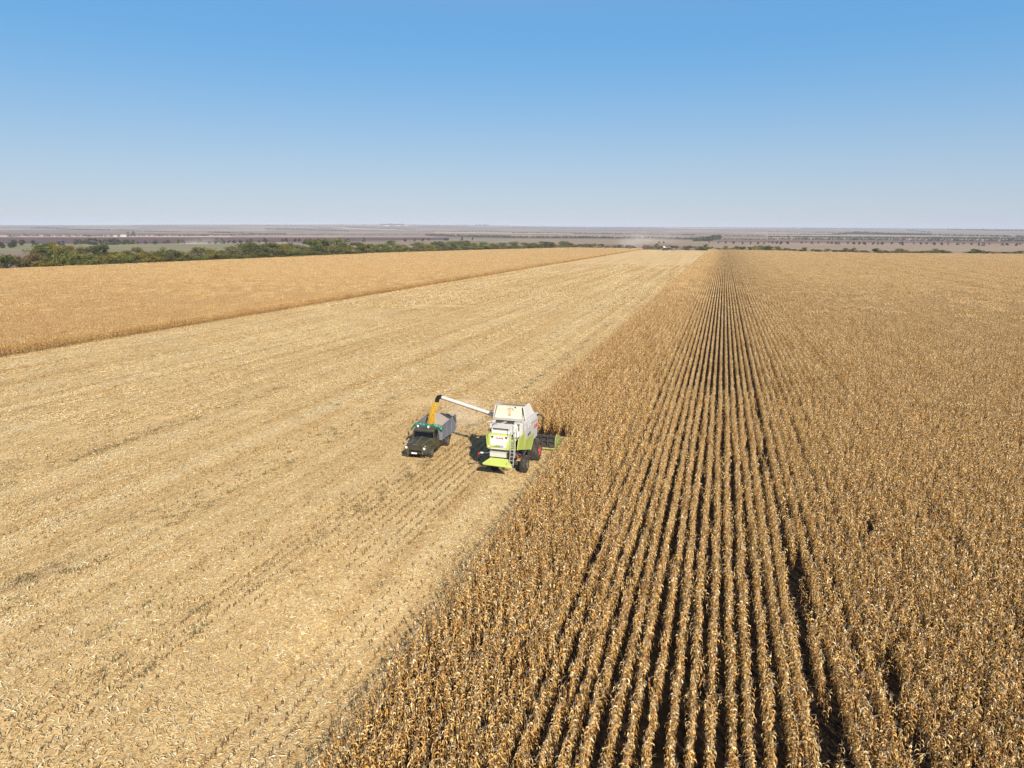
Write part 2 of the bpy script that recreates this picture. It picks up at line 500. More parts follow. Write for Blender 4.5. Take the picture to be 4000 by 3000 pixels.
def build_field():
    xs = np.unique(np.concatenate([np.linspace(-420, 460, 89), np.linspace(-60, 40, 51)])); ys = np.unique(np.concatenate([np.linspace(-40, 1000, 105), np.linspace(0, 80, 41)]))
    X, Y = np.meshgrid(xs, ys)
    nr, na = X.shape
    idx = np.arange(nr * na).reshape(nr, na)
    Fq = np.stack([idx[:-1, :-1], idx[:-1, 1:], idx[1:, 1:], idx[1:, :-1]], -1).reshape(-1, 4)
    c = np.stack([X.ravel(), Y.ravel()], 1)
    cen = c[Fq].mean(1)
    Fq = Fq[in_poly(cen[:, 0], cen[:, 1], EDGE)]
    V = np.stack([X.ravel(), Y.ravel(), -SL * Y.ravel()], 1)
    m, nt, out = new_mat('stubble_and_soil')
    L = nt.links.new
    geo = N(nt, 'ShaderNodeNewGeometry')
    sep = N(nt, 'ShaderNodeSeparateXYZ'); L(geo.outputs['Position'], sep.inputs[0])

    def noise(scale, detail=6.0, rough=0.6, sc=(1, 1, 1)):
        mp = N(nt, 'ShaderNodeMapping'); mp.inputs['Scale'].default_value = sc
        L(geo.outputs['Position'], mp.inputs['Vector'])
        n = N(nt, 'ShaderNodeTexNoise', Scale=scale, Detail=detail, Roughness=rough); L(mp.outputs[0], n.inputs['Vector'])
        return n.outputs['Fac']
    fine = ramp(nt, [(0.30, (0.34, 0.19, 0.07)), (0.43, (0.57, 0.37, 0.155)), (0.56, (0.75, 0.535, 0.26)), (0.72, (0.83, 0.69, 0.42))], noise(9.0, 5.0, 0.7))
    mid = ramp(nt, [(0.3, (0.86, 0.84, 0.80)), (0.7, (1.10, 1.10, 1.08))], noise(0.35, 5.0))
    bandn = ramp(nt, [(0.30, (0.80, 0.76, 0.70)), (0.5, (1, 1, 1)), (0.7, (1.06, 1.08, 1.12))], noise(1.0, 4.0, 0.6, (0.5, 0.004, 1)))
    m1 = N(nt, 'ShaderNodeMix', data_type='RGBA', blend_type='MULTIPLY'); m1.inputs[0].default_value = 1
    L(fine.outputs['Color'], m1.inputs[6]); L(mid.outputs['Color'], m1.inputs[7])
    m2 = N(nt, 'ShaderNodeMix', data_type='RGBA', blend_type='MULTIPLY'); m2.inputs[0].default_value = 1
    L(m1.outputs[2], m2.inputs[6]); L(bandn.outputs['Color'], m2.inputs[7])
    # bare soil showing in long patches along the rows
    soil = ramp(nt, [(0.3, (0.22, 0.15, 0.095)), (0.7, (0.36, 0.26, 0.17))], noise(3.0, 6.0))
    sm = ramp(nt, [(0.60, (0, 0, 0)), (0.72, (0.7, 0.7, 0.7))], noise(1.0, 5.0, 0.6, (0.7, 0.09, 1)))
    m3 = N(nt, 'ShaderNodeMix', data_type='RGBA')
    L(sm.outputs['Color'], m3.inputs[0]); L(m2.outputs[2], m3.inputs[6]); L(soil.outputs['Color'], m3.inputs[7])
    b = N(nt, 'ShaderNodeBsdfPrincipled', Roughness=0.9); b.inputs['Specular IOR Level'].default_value = 0.15
    L(m3.outputs[2], b.inputs['Base Color'])
    # the strip beyond the standing corn at right was cut earlier: older, browner stubble
    old = N(nt, 'ShaderNodeMapRange'); old.inputs[1].default_value = 83.6; old.inputs[2].default_value = 84.6
    L(sep.outputs['X'], old.inputs[0])
    m4 = N(nt, 'ShaderNodeMix', data_type='RGBA', blend_type='MULTIPLY'); m4.inputs[7].default_value = (0.80, 0.75, 0.66, 1)
    L(old.outputs[0], m4.inputs[0]); L(m3.outputs[2], m4.inputs[6]); L(m4.outputs[2], b.inputs['Base Color'])
    bp = N(nt, 'ShaderNodeBump', Strength=0.9, Distance=0.06); L(noise(9.0, 5.0, 0.7), bp.inputs['Height']); L(bp.outputs[0], b.inputs['Normal'])
    L(b.outputs[0], out.inputs[0])
    me = np_mesh('field_ground', V, Fq, None, m)
    o = bpy.data.objects.new('field_ground', me); COL.objects.link(o)
    tag(o, kind='structure')


build_field()

# ------------------------------------------------------------------ maize plants
def ribbon_np(p0, az, el0, el1, length, width, seg, twist, prof=None):
    """a bent leaf: returns (2*(seg+1), 3) points"""
    el = el0 + (el1 - el0) * np.linspace(0, 1, seg) ** 0.7
    d = np.stack([np.cos(el) * math.cos(az), np.cos(el) * math.sin(az), np.sin(el)], 1) * (length / seg)
    c = np.vstack([[p0], p0 + np.cumsum(d, 0)])
    t = np.linspace(0, 1, seg + 1)
    w = width * (prof(t) if prof else np.clip(0.45 + 2.2 * t * (1 - t) * 1.6, 0, 1.2) * (1 - 0.85 * t ** 4))
    side = np.array([-math.sin(az), math.cos(az), 0.0])
    upn = np.array([0, 0, 1.0])
    ang = twist * t
    s = side[None] * np.cos(ang)[:, None] + upn[None] * np.sin(ang)[:, None]
    return np.stack([c - s * w[:, None] / 2, c + s * w[:, None] / 2], 1).reshape(-1, 3)


class Acc:
    def __init__(self): self.V, self.Q, self.T, self.n = [], [], [], 0

    def rib(self, P, tone):
        k = len(P) // 2
        i = self.n + 2 * np.arange(k - 1)
        self.V.append(P); self.Q.append(np.stack([i, i + 1, i + 3, i + 2], 1)); self.T.append(np.full(len(P), tone)); self.n += len(P)

    def rings(self, pts, rad, n, tone):
        pts = np.asarray(pts, float); k = len(pts)
        t = 2 * np.pi * np.arange(n) / n
        ring = np.stack([np.cos(t), np.sin(t), 0 * t], 1)
        P = (pts[:, None] + ring[None] * np.asarray(rad)[:, None, None]).reshape(-1, 3)
        q = []
        for i in range(k - 1):
            for j in range(n):
                j2 = (j + 1) % n
                q.append((i * n + j, i * n + j2, (i + 1) * n + j2, (i + 1) * n + j))
        self.V.append(P); self.Q.append(np.array(q) + self.n); self.T.append(np.full(len(P), tone)); self.n += len(P)

    def quad(self, P, tone):
        self.V.append(np.asarray(P, float)); self.Q.append(np.array([[0, 1, 2, 3]]) + self.n); self.T.append(np.full(4, tone)); self.n += 4

    def mesh(self, name, mat):
        return np_mesh(name, np.concatenate(self.V), np.concatenate(self.Q), np.concatenate(self.T), mat)


def plant_parts(g, seg=5, leaves=17):
    st, lf, er, ta = Acc(), Acc(), Acc(), Acc()
    H = g.uniform(1.62, 1.85)
    lean = g.normal(0, 0.05, 2)
    zz = np.array([0, 0.5, 1.1, H])
    line = lambda z: np.array([lean[0] * (z / H) ** 2, lean[1] * (z / H) ** 2, z])
    st.rings([line(z) for z in zz], [0.013, 0.012, 0.010, 0.006], 4, g.uniform(0, 1))
    a0 = g.uniform(0, 6.28)
    for i in range(leaves):
        z = 0.22 + (H - 0.2) * (i + g.uniform(0, 0.6)) / leaves
        az = a0 + (i % 2) * math.pi + g.normal(0, 0.55)
        L = g.uniform(0.24, 0.52) * (0.8 + 0.4 * math.sin(math.pi * min(1, z / H)))
        P = ribbon_np(line(z), az, g.uniform(0.8, 1.4), g.uniform(-1.8, -1.45), L, g.uniform(0.028, 0.058), seg, g.uniform(-2.2, 2.2))
        c0 = line(z)[:2]; P[:, :2] = c0 + (P[:, :2] - c0) * 0.72 + g.normal(0, 0.008, (len(P), 2))
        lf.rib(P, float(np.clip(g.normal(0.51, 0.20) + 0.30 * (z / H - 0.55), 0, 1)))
    for e in range(1):
        z = g.uniform(0.75, 1.05); az = a0 + g.uniform(0, 6.28)
        d = np.array([math.cos(az), math.sin(az), 0])
        p = line(z); drop = g.uniform(-0.25, 0.12)
        er.rings([p + d * 0.02, p + d * 0.06 + [0, 0, drop * .3], p + d * 0.10 + [0, 0, drop * .7], p + d * 0.13 + [0, 0, drop]], [0.012, 0.032, 0.028, 0.006], 6, g.uniform(0, 1))
        er.rib(ribbon_np(p + d * 0.05, az, 0.4, -1.2, 0.2, 0.05, 3, 1.0), g.uniform(0.4, 1))
    top = line(H)
    for k in range(6):
        az = g.uniform(0, 6.28); e0 = g.uniform(0.7, 1.4)
        ta.rib(ribbon_np(top - [0, 0, g.uniform(0, .06)], az, e0, e0 - g.uniform(0.2, 0.9), g.uniform(0.16, 0.30), 0.011, 2, 1.5), g.uniform(0, 1))
    return st, lf, er, ta


NVAR = 12
corn_var, protos = [], []
CORN = bpy.data.collections.new('corn_patterns')
MATS = [M['corn_stalk'], M['corn_leaf'], M['husk'], M['tassel']]


def multi_mesh(name, accs, mats):
    V, Q, T, MI, n = [], [], [], [], 0
    for k, a in enumerate(accs):
        if a.n == 0: continue
        V += a.V; q = np.concatenate(a.Q) + n; Q.append(q); T += a.T; MI.append(np.full(len(q), k, np.int32)); n += a.n
    me = np_mesh(name, np.concatenate(V), np.concatenate(Q), np.concatenate(T), mats[0])
    for mm in mats[1:]: me.materials.append(mm)
    me.polygons.foreach_set('material_index', np.concatenate(MI))
    return me


for i in range(NVAR):
    g = np.random.default_rng(100 + i)
    pt = plant_parts(g)
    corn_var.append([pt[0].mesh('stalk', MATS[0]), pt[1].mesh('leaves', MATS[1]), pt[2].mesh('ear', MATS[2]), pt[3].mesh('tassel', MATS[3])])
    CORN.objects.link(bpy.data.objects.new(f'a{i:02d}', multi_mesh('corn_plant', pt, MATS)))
NB = 5
for i in range(NB):                                   # four metres of one row, for the middle distance
    g = np.random.default_rng(300 + i)
    A = [Acc() for _ in range(4)]
    for k in range(21):
        y0 = (k + g.uniform(0.1, 0.9)) * 4 / 21 - 2; x0 = g.normal(0, 0.028); s = g.uniform(0.86, 1.08)
        if g.random() < 0.05: continue
        P = plant_parts(g, 3, 14)
        for a, p in zip(A, P):
            for V, Q, T in zip(p.V, p.Q, p.T):
                V = V * s + [x0, y0, 0]
                off = a.n - int(Q.min()); a.V.append(V); a.Q.append(Q + off); a.T.append(T); a.n += len(V)
    CORN.objects.link(bpy.data.objects.new(f'b{i:02d}', multi_mesh('corn_row', A, MATS)))
NC = 6
for i in range(NC):                                   # four rows by four metres, for the far part
    g = np.random.default_rng(400 + i)
    A = [Acc() for _ in range(4)]
    for r in range(4):
        for k in range(21):
            x0 = (r + 0.5) * 0.7 - 1.4 + g.normal(0, 0.06); y0 = (k + g.random()) * 4 / 21 - 2
            s = g.uniform(0.85, 1.1)
            for j in range(9):
                z = (0.6 + 1.15 * g.random() ** 0.75) * s; az = g.uniform(0, 6.28)
                P = ribbon_np(np.array([x0, y0, z]), az, g.uniform(0.7, 1.3), -1.6, 0.46, 0.09, 2, g.uniform(-1.8, 1.8))
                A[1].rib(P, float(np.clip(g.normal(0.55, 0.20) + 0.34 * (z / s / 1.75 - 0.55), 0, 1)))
            A[0].quad([(x0 - .02, y0, 0), (x0 + .02, y0, 0), (x0 + .01, y0, 1.7 * s), (x0 - .01, y0, 1.7 * s)], g.random())
            if g.random() < 0.7: A[3].rib(ribbon_np(np.array([x0, y0, 1.75 * s]), g.uniform(0, 6.28), 1.2, 0.6, 0.3, 0.03, 2, 1.0), g.random())
            if g.random() < 0.3: A[2].rib(ribbon_np(np.array([x0, y0, 1.2 * s]), g.uniform(0, 6.28), 0.4, -1.2, 0.25, 0.06, 2, 1.0), g.random())
    CORN.objects.link(bpy.data.objects.new(f'c{i:02d}', multi_mesh('corn_tile', A, MATS)))


def scatter(name, pts, idx, rot, scl, coll, label, cat):
    me = bpy.data.meshes.new(name)
    pts = np.asarray(pts, np.float32)
    me.vertices.add(len(pts)); me.vertices.foreach_set('co', pts.ravel())
    a = me.attributes.new('idx', 'INT', 'POINT'); a.data.foreach_set('value', np.asarray(idx, np.int32))
    a = me.attributes.new('rot', 'FLOAT_VECTOR', 'POINT'); a.data.foreach_set('vector', np.asarray(rot, np.float32).ravel())
    a = me.attributes.new('scl', 'FLOAT_VECTOR', 'POINT'); a.data.foreach_set('vector', np.asarray(scl, np.float32).ravel())
    o = bpy.data.objects.new(name, me); COL.objects.link(o)
    ng = bpy.data.node_groups.new(name + '_nodes', 'GeometryNodeTree')
    ng.interface.new_socket('Geometry', in_out='INPUT', socket_type='NodeSocketGeometry')
    ng.interface.new_socket('Geometry', in_out='OUTPUT', socket_type='NodeSocketGeometry')
    gi = ng.nodes.new('NodeGroupInput'); go = ng.nodes.new('NodeGroupOutput')
    iop = ng.nodes.new('GeometryNodeInstanceOnPoints'); iop.inputs['Pick Instance'].default_value = True
    ci = ng.nodes.new('GeometryNodeCollectionInfo'); ci.inputs['Collection'].default_value = coll
    ci.inputs['Separate Children'].default_value = True; ci.inputs['Reset Children'].default_value = True

    def na(nm, ty):
        n = ng.nodes.new('GeometryNodeInputNamedAttribute'); n.data_type = ty; n.inputs['Name'].default_value = nm
        return n.outputs['Attribute']
    L = ng.links.new
    L(gi.outputs[0], iop.inputs['Points']); L(ci.outputs[0], iop.inputs['Instance'])
    L(na('idx', 'INT'), iop.inputs['Instance Index'])
    er = ng.nodes.new('FunctionNodeEulerToRotation'); L(na('rot', 'FLOAT_VECTOR'), er.inputs[0]); L(er.outputs[0], iop.inputs['Rotation'])
    L(na('scl', 'FLOAT_VECTOR'), iop.inputs['Scale'])
    L(iop.outputs[0], go.inputs[0])
    md = o.modifiers.new('scatter', 'NODES'); md.node_group = ng
    tag(o, label, cat, kind='stuff')
    return o


def in_view(P, mx=500, my=350):
    x, y, w = proj(P)
    return (w > 1) & (x > -mx) & (x < 4000 + mx) & (y < 3000 + my)


def row_positions(x0, x1):
    xs, x = [], x0
    gaps = [(-5.9, 0.10), (4.4, 0.14), (7.5, 0.10), (14.5, 0.2), (27, 0.2)]
    while x < x1:
        xs.append(x); nx = x + 0.7
        for gx_, s in gaps:
            if x < gx_ <= nx: nx += s
        x = nx
    return np.array(xs)


def corn_here(x, y):
    mid = (x > X_EDGE - 0.25) | ((x > X_CUT - 0.2) & (y > Y_CUT))
    c = (mid & (x < X_RIGHT)) | (x < X_LEFT)
    return c & in_poly(x, y, EDGE)


pts, idx, rot, scl = [], [], [], []
near_pts = []
rows = np.concatenate([row_positions(X_EDGE, X_RIGHT), np.arange(X_EDGE - 0.7, X_CUT, -0.7), np.arange(X_LEFT, -400, -0.7)])
R1 = 84.0
gr = np.random.default_rng(11)
for x in rows:
    if x > X_LEFT and x < 75:
        y = np.arange(13.5, R1 + 4, 0.185); y = y + gr.uniform(-0.05, 0.05, len(y))
        if x < X_EDGE - 0.1: y = y[y > Y_CUT + gr.normal(0, 0.25)]
        xx = x + gr.normal(0, 0.028, len(y)) + 0.05 * np.sin(y / 7 + x * 3)
        # missing plants, single and in short runs
        miss = (gr.random(len(y)) < 0.04) | (np.sin(y * 0.83 + x * 91.7) + np.sin(y * 2.1 + x * 37.3) > 1.90)
        for gx_, ya, yb in ((7.9, 22, 26.5), (7.9, 28.5, 31.5), (4.75, 23, 28), (4.75, 33, 41), (4.75, 46, 50), (4.4, 55, 62), (4.4, 70, 80), (12.5, 24, 26), (-6, 30, 32.5), (-3.2, 40, 42), (17, 33, 36), (10.3, 45, 48)):
            if abs(x - gx_) < 0.36: miss |= (y > ya) & (y < yb) & (gr.random(len(y)) < 0.85)
        k = (np.hypot(xx, y) < R1) & ~miss
        xx, y = xx[k], y[k]
        P = np.stack([xx, y, zf(xx, y)], 1)
        k = in_view(P + [0, 0, 1.0], 350, 420) if len(P) else np.zeros(0, bool)
        near_pts.append(P[k])
near_pts = np.concatenate(near_pts)
def block(xs, yc, hs=1.0, hj=0.03):
    """four neighbouring rows, four metres long: single rows near, a simpler block far off"""
    xc = float(np.mean(xs)); d = math.hypot(xc, yc)
    p0 = np.array([xc, yc, -SL * yc])
    if not in_view(p0[None] + [0, 0, 1.0], 420, 400)[0]: return
    far_ = gr.random() < np.clip((d - 170) / 170, 0, 1)
    if abs(xs[0] - X_LEFT) < 0.1 and yc < 480: far_ = False
    if far_:
        flip = gr.random() < 0.5
        pts.append(p0); idx.append(NVAR + NB + gr.integers(NC)); rot.append((SL if flip else -SL, 0, math.pi if flip else 0)); scl.append((gr.choice([-1, 1]), 1, hs * gr.uniform(1 - hj, 1 + hj)))
        return
    for x in xs:
        if math.hypot(x, yc) < R1: continue
        flip = gr.random() < 0.5
        pts.append((x, yc, -SL * yc)); idx.append(NVAR + gr.integers(NB)); rot.append((SL if flip else -SL, 0, math.pi if flip else 0)); scl.append((gr.choice([-1, 1]), 1.0, hs * gr.uniform(0.96, 1.05)))


BLOCKS = []
rm = row_positions(X_EDGE, X_RIGHT)
groups = [rm[i:i + 4] for i in range(0, len(rm) - 3, 4)]
lm = np.arange(X_LEFT, -400, -0.7); groups += [lm[i:i + 4] for i in range(0, len(lm) - 3, 4)]
cm = np.arange(X_EDGE - 0.7, X_CUT - 0.01, -0.7); groups += [cm[0:4], cm[4:8], cm[8:]]
for xs in groups:
    if len(xs) == 0: continue
    for yc in np.arange(-30, 1000, 4.0) + 2:
        if math.hypot(float(np.mean(xs)), yc) < R1 - 2 and min(math.hypot(x, yc) for x in xs) < R1 and max(math.hypot(x, yc) for x in xs) < R1: continue
        if not corn_here(np.array([np.mean(xs)]), np.array([yc]))[0]: continue
        if len(xs) < 4 and math.hypot(xs[0], yc) > 170:
            for x in xs: pts.append((x, yc, -SL * yc)); idx.append(NVAR + gr.integers(NB)); rot.append((-SL, 0, 0)); scl.append((1, 1, gr.uniform(.96, 1.05)))
            continue
        block(xs, yc)
for x0 in np.arange(X_RIGHT + 1.8, 440, 2.8):                     # beyond the right-hand track: the same crop, a little shorter, with driven lines
    k = int(round((x0 - X_RIGHT - 1.8) / 2.8))
    line_ = k in (0, 1, 6, 7, 13, 20, 28, 29, 40)
    xs = x0 + np.array([-1.05, -.35, .35, 1.05])
    for yc in np.arange(60, 1000, 4.0) + 2:
        if in_poly(np.array([x0]), np.array([yc]), EDGE)[0]: block(xs, yc, 0.72 if line_ else 0.86)

# the 300 plants that show largest stand as things of their own
sx, sy, sw = proj(near_pts + [0, 0, 1.2])
inside = (sx > 60) & (sx < 3940) & (sy < 2990)
score = np.where(inside, np.linalg.norm(near_pts + [0, 0, 1.2] - EYE, axis=1), 1e9)
order = np.argsort(score)
first = order[:300]; rest = order[300:]
src = []
for i in range(NVAR):
    src.append(corn_var[i])
for q, i in enumerate(first):
    e = empty('corn_plant', near_pts[i], gr.uniform(0, 6.28))
    s = gr.uniform(0.86, 1.08); e.scale = (s, s, s)
    tag(e, 'dry golden corn plant standing in the nearest rows at the bottom of the photo', 'corn plant', 'corn plants nearest the camera')
    for me in src[q % NVAR]:
        c = bpy.data.objects.new(me.name.split('.')[0], me); COL.objects.link(c); c.parent = e
for i in rest:
    pts.append(near_pts[i]); idx.append(gr.integers(NVAR)); lean_ = 0.38 if gr.random() < 0.04 else 0.055
    rot.append((gr.normal(0, lean_), gr.normal(0, lean_), gr.uniform(0, 6.28)))
    s = gr.uniform(0.80, 1.10); scl.append((s, s, s))
scatter('corn_crop', pts, idx, rot, scl, CORN, 'dry golden standing corn filling the rest of both crop strips', 'corn')
print('corn instances', len(pts))

# soil and fallen leaves between the rows; gap shade is painted into the dark colour
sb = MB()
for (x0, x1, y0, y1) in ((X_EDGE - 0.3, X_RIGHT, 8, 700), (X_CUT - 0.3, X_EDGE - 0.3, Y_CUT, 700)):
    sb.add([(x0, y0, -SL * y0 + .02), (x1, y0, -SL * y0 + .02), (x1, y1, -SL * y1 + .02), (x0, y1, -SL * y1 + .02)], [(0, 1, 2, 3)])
tag(sb.build('corn_row_soil_and_shade', paint('soil_with_painted_shade', (0.028, 0.018, 0.011), 0.95, dirt=0.4, dirtcol=(0.10, 0.062, 0.032), scale=2.5, spec=0.1)), kind='structure')

# ------------------------------------------------------------------ harvest litter
LITC = bpy.data.collections.new('litter_patterns')


def litter_tile(name, size, n, lmin, lmax, wmin, wmax, lift, g, husk=0.06, stalks=0.06):
    a = Acc(); nr = int(round(size / 0.7))
    for _ in range(n):
        x, y = g.uniform(-size / 2, size / 2, 2); z = g.uniform(0.005, lift)
        if g.random() < 0.55:                              # the residue lies thicker between the old rows
            x = -size / 2 + (g.integers(nr) + 0.5) * 0.7 + g.normal(0, 0.13)
        r = g.random(); az = g.uniform(0, 6.28)
        if r < husk:
            L = g.uniform(lmin, lmax) * 0.5; w = g.uniform(wmax, wmax * 1.5)
            P = ribbon_np(np.array([x, y, z]), az, g.uniform(-0.1, 0.5), g.uniform(-0.5, 0.1), L, w, 2, g.uniform(-0.6, 0.6)); tone = g.uniform(0.7, 1.0)
        elif r < husk + stalks:
            L = g.uniform(lmax * 0.6, lmax * 1.3)
            P = ribbon_np(np.array([x, y, z + 0.02]), az, g.uniform(-0.05, 0.15), g.uniform(-0.1, 0.05), L, wmin * 0.8, 1, g.uniform(0, 3)); tone = g.uniform(0.1, 0.6)
        else:
            L = g.uniform(lmin, lmax)
            P = ribbon_np(np.array([x, y, z]), az, g.uniform(-0.2, 0.6), g.uniform(-0.7, 0.1), L, g.uniform(wmin, wmax), 2, g.uniform(-1.2, 1.2)); tone = float(np.clip(g.normal(0.52, 0.22), 0, 1))
        P[:, 2] = np.maximum(P[:, 2], 0.004)
        a.rib(P, tone)
    LITC.objects.link(bpy.data.objects.new(name, a.mesh('litter', M['litter'])))


for i in range(6): litter_tile(f'a{i}', 2.8, 620, 0.12, 0.38, 0.018, 0.048, 0.08, np.random.default_rng(500 + i))
for i in range(5): litter_tile(f'b{i}', 5.6, 1500, 0.18, 0.45, 0.035, 0.075, 0.09, np.random.default_rng(520 + i))
for i in range(4): litter_tile(f'c{i}', 16.8, 4200, 0.3, 0.7, 0.08, 0.16, 0.10, np.random.default_rng(540 + i))


def stubble(x, y):
    return in_poly(x, y, EDGE) & ~corn_here(x, y)


lp, li, lr, ls = [], [], [], []


def tiles(step, rmin, rmax, i0, ni):
    X, Y = np.meshgrid(X_EDGE - 0.35 + step * (np.arange(-22 * 16.8 / step, 22 * 16.8 / step) + 0.5), np.arange(6, 620, step)); X = X.ravel(); Y = Y.ravel()
    d = np.hypot(X, Y)
    k = (d >= rmin) & (d < rmax) & stubble(X, Y) & (X < X_RIGHT)
    P = np.stack([X, Y, zf(X, Y)], 1)[k]
    P = P[in_view(P, 400, 400)]
    for p in P:
        q = gr.integers(2)
        lp.append(p + [0, gr.normal(0, step * .04), 0]); li.append(i0 + gr.integers(ni)); lr.append(((SL if q else -SL), 0, q * math.pi)); ls.append((gr.choice([-1, 1]), 1, gr.uniform(0.8, 1.3)))


tiles(2.8, 0, 80, 0, 6); tiles(5.6, 80, 190, 6, 5); tiles(16.8, 190, 480, 11, 4)
scatter('crop_litter', lp, li, lr, ls, LITC, 'pale straw-coloured corn litter covering the harvested strip', 'litter')
print('litter tiles', len(lp))

# cut stalks still standing in their rows
sv = []
for i in range(6):
    g = np.random.default_rng(600 + i); a = Acc()
    h = g.uniform(0.20, 0.34); lx, ly = g.normal(0, 0.05, 2)
    a.rings([(0, 0, 0), (lx * .4, ly * .4, h * .5), (lx, ly, h)], [0.016, 0.014, 0.013], 5, g.uniform(0, 0.35))
    a.rib(ribbon_np(np.array([lx * .5, ly * .5, h * .5]), g.uniform(0, 6.28), 0.7, -1.3, 0.22, 0.04, 3, 1.0), g.uniform(0.1, 0.5))
    sv.append(a.mesh('cut_stalk', M['stub']))
STUB = bpy.data.collections.new('stubble_patterns')
for i, me in enumerate(sv): STUB.objects.link(bpy.data.objects.new(f's{i}', me))
S = []
for k in range(1, 130):
    x = X_EDGE - 0.7 * k
    y = np.arange(12, 78, 0.23); y = y + gr.uniform(-.07, .07, len(y)); xx = x + gr.normal(0, .04, len(y))
    dens = 0.9 if k <= 18 else 0.2
    keep = (gr.random(len(y)) < dens * (0.55 + 0.45 * np.sin(y / 9 + k // 8 * 2.1))) & stubble(xx, y) & (np.hypot(xx, y) < 78)
    P = np.stack([xx, y, zf(xx, y)], 1)[keep]
    if len(P): S.append(P[in_view(P, 300, 300)])
S = np.concatenate(S)
S = S[~((np.abs(S[:, 0] + 15.6) < 2.2) & (S[:, 1] > 49) & (S[:, 1] < 63))]
S = S[~((np.abs(S[:, 0] + 24.15) < 1.3) & (S[:, 1] > 53) & (S[:, 1] < 60))]
sx, sy, sw = proj(S)
order = np.argsort(np.where((sx > 20) & (sx < 3980) & (sy < 2985), sw, 1e9))
for q, i in enumerate(order[:300]):
    o = bpy.data.objects.new('cut_corn_stalk', sv[q % 6]); COL.objects.link(o)
    o.location = S[i]; o.rotation_euler = (0, 0, gr.uniform(0, 6.28))
    tag(o, 'short brown cut corn stalk in the litter at the bottom left of the photo', 'cut stalk', 'cut stalks nearest the camera')
r_ = order[300:]
scatter('corn_stubble', S[r_], gr.integers(0, 6, len(r_)), np.stack([0 * r_, 0 * r_, gr.uniform(0, 6.28, len(r_))], 1), np.ones((len(r_), 3)), STUB, 'short cut corn stalks standing in rows through the litter farther off', 'stubble')
print('stubs', len(S))

# dull weeds and bare wheel tracks along the rows
WD = bpy.data.collections.new('weed_patterns')
for i in range(4):
    g = np.random.default_rng(700 + i); a = Acc()
    for _ in range(60):
        x, y = g.normal(0, 0.22, 2); y *= 1.6
        a.rib(ribbon_np(np.array([x, y, 0.0]), g.uniform(0, 6.28), g.uniform(0.6, 1.4), g.uniform(-0.6, 0.5), g.uniform(0.1, 0.28), g.uniform(0.02, 0.05), 2, g.uniform(-1, 1)), g.random())
    WD.objects.link(bpy.data.objects.new(f'w{i}', a.mesh('weed', M['weed'])))
W = []
for (px, py, ln, dn) in ((600, 1690, 9, 3.2), (500, 1725, 6, 2.0), (1000, 1545, 14, 1.3), (740, 2000, 12, 1.1), (950, 1900, 10, 1.2), (1270, 1695, 12, 1.0), (1600, 1860, 8, 1.0), (1200, 2130, 9, 0.9), (300, 2150, 8, .6), (2000, 1560, 16, 1.4), (1480, 1590, 12, .9),
                         (430, 1430, 12, 1.2), (900, 1400, 16, .9), (1650, 1430, 18, 1.0), (2150, 1440, 16, 1.2), (2300, 1330, 26, 1.1), (1900, 1300, 24, .7), (250, 2560, 4, .7), (850, 2320, 6, .7), (1400, 2000, 8, .7), (2420, 1200, 40, 1.0), (2250, 1250, 30, .8), (2500, 1130, 60, .8)):
    c = at(px, py)
    ln = ln * 2.6
    n = int(ln * min(dn, 1.6) * 0.85)
    for _ in range(n):
        x = c[0] + gr.normal(0, 0.30); y = c[1] + gr.normal(0, ln * .5)
        W.append((x, y, -SL * y + .01))
W = np.array(W); W = W[stubble(W[:, 0], W[:, 1])]
scatter('weeds', W, gr.integers(0, 4, len(W)), np.stack([0 * W[:, 0], 0 * W[:, 0], gr.uniform(-.4, .4, len(W))], 1), np.repeat(gr.uniform(0.45, 0.9, len(W))[:, None], 3, 1), WD, 'dull green-brown weeds in thin lines through the harvested strip', 'weeds')
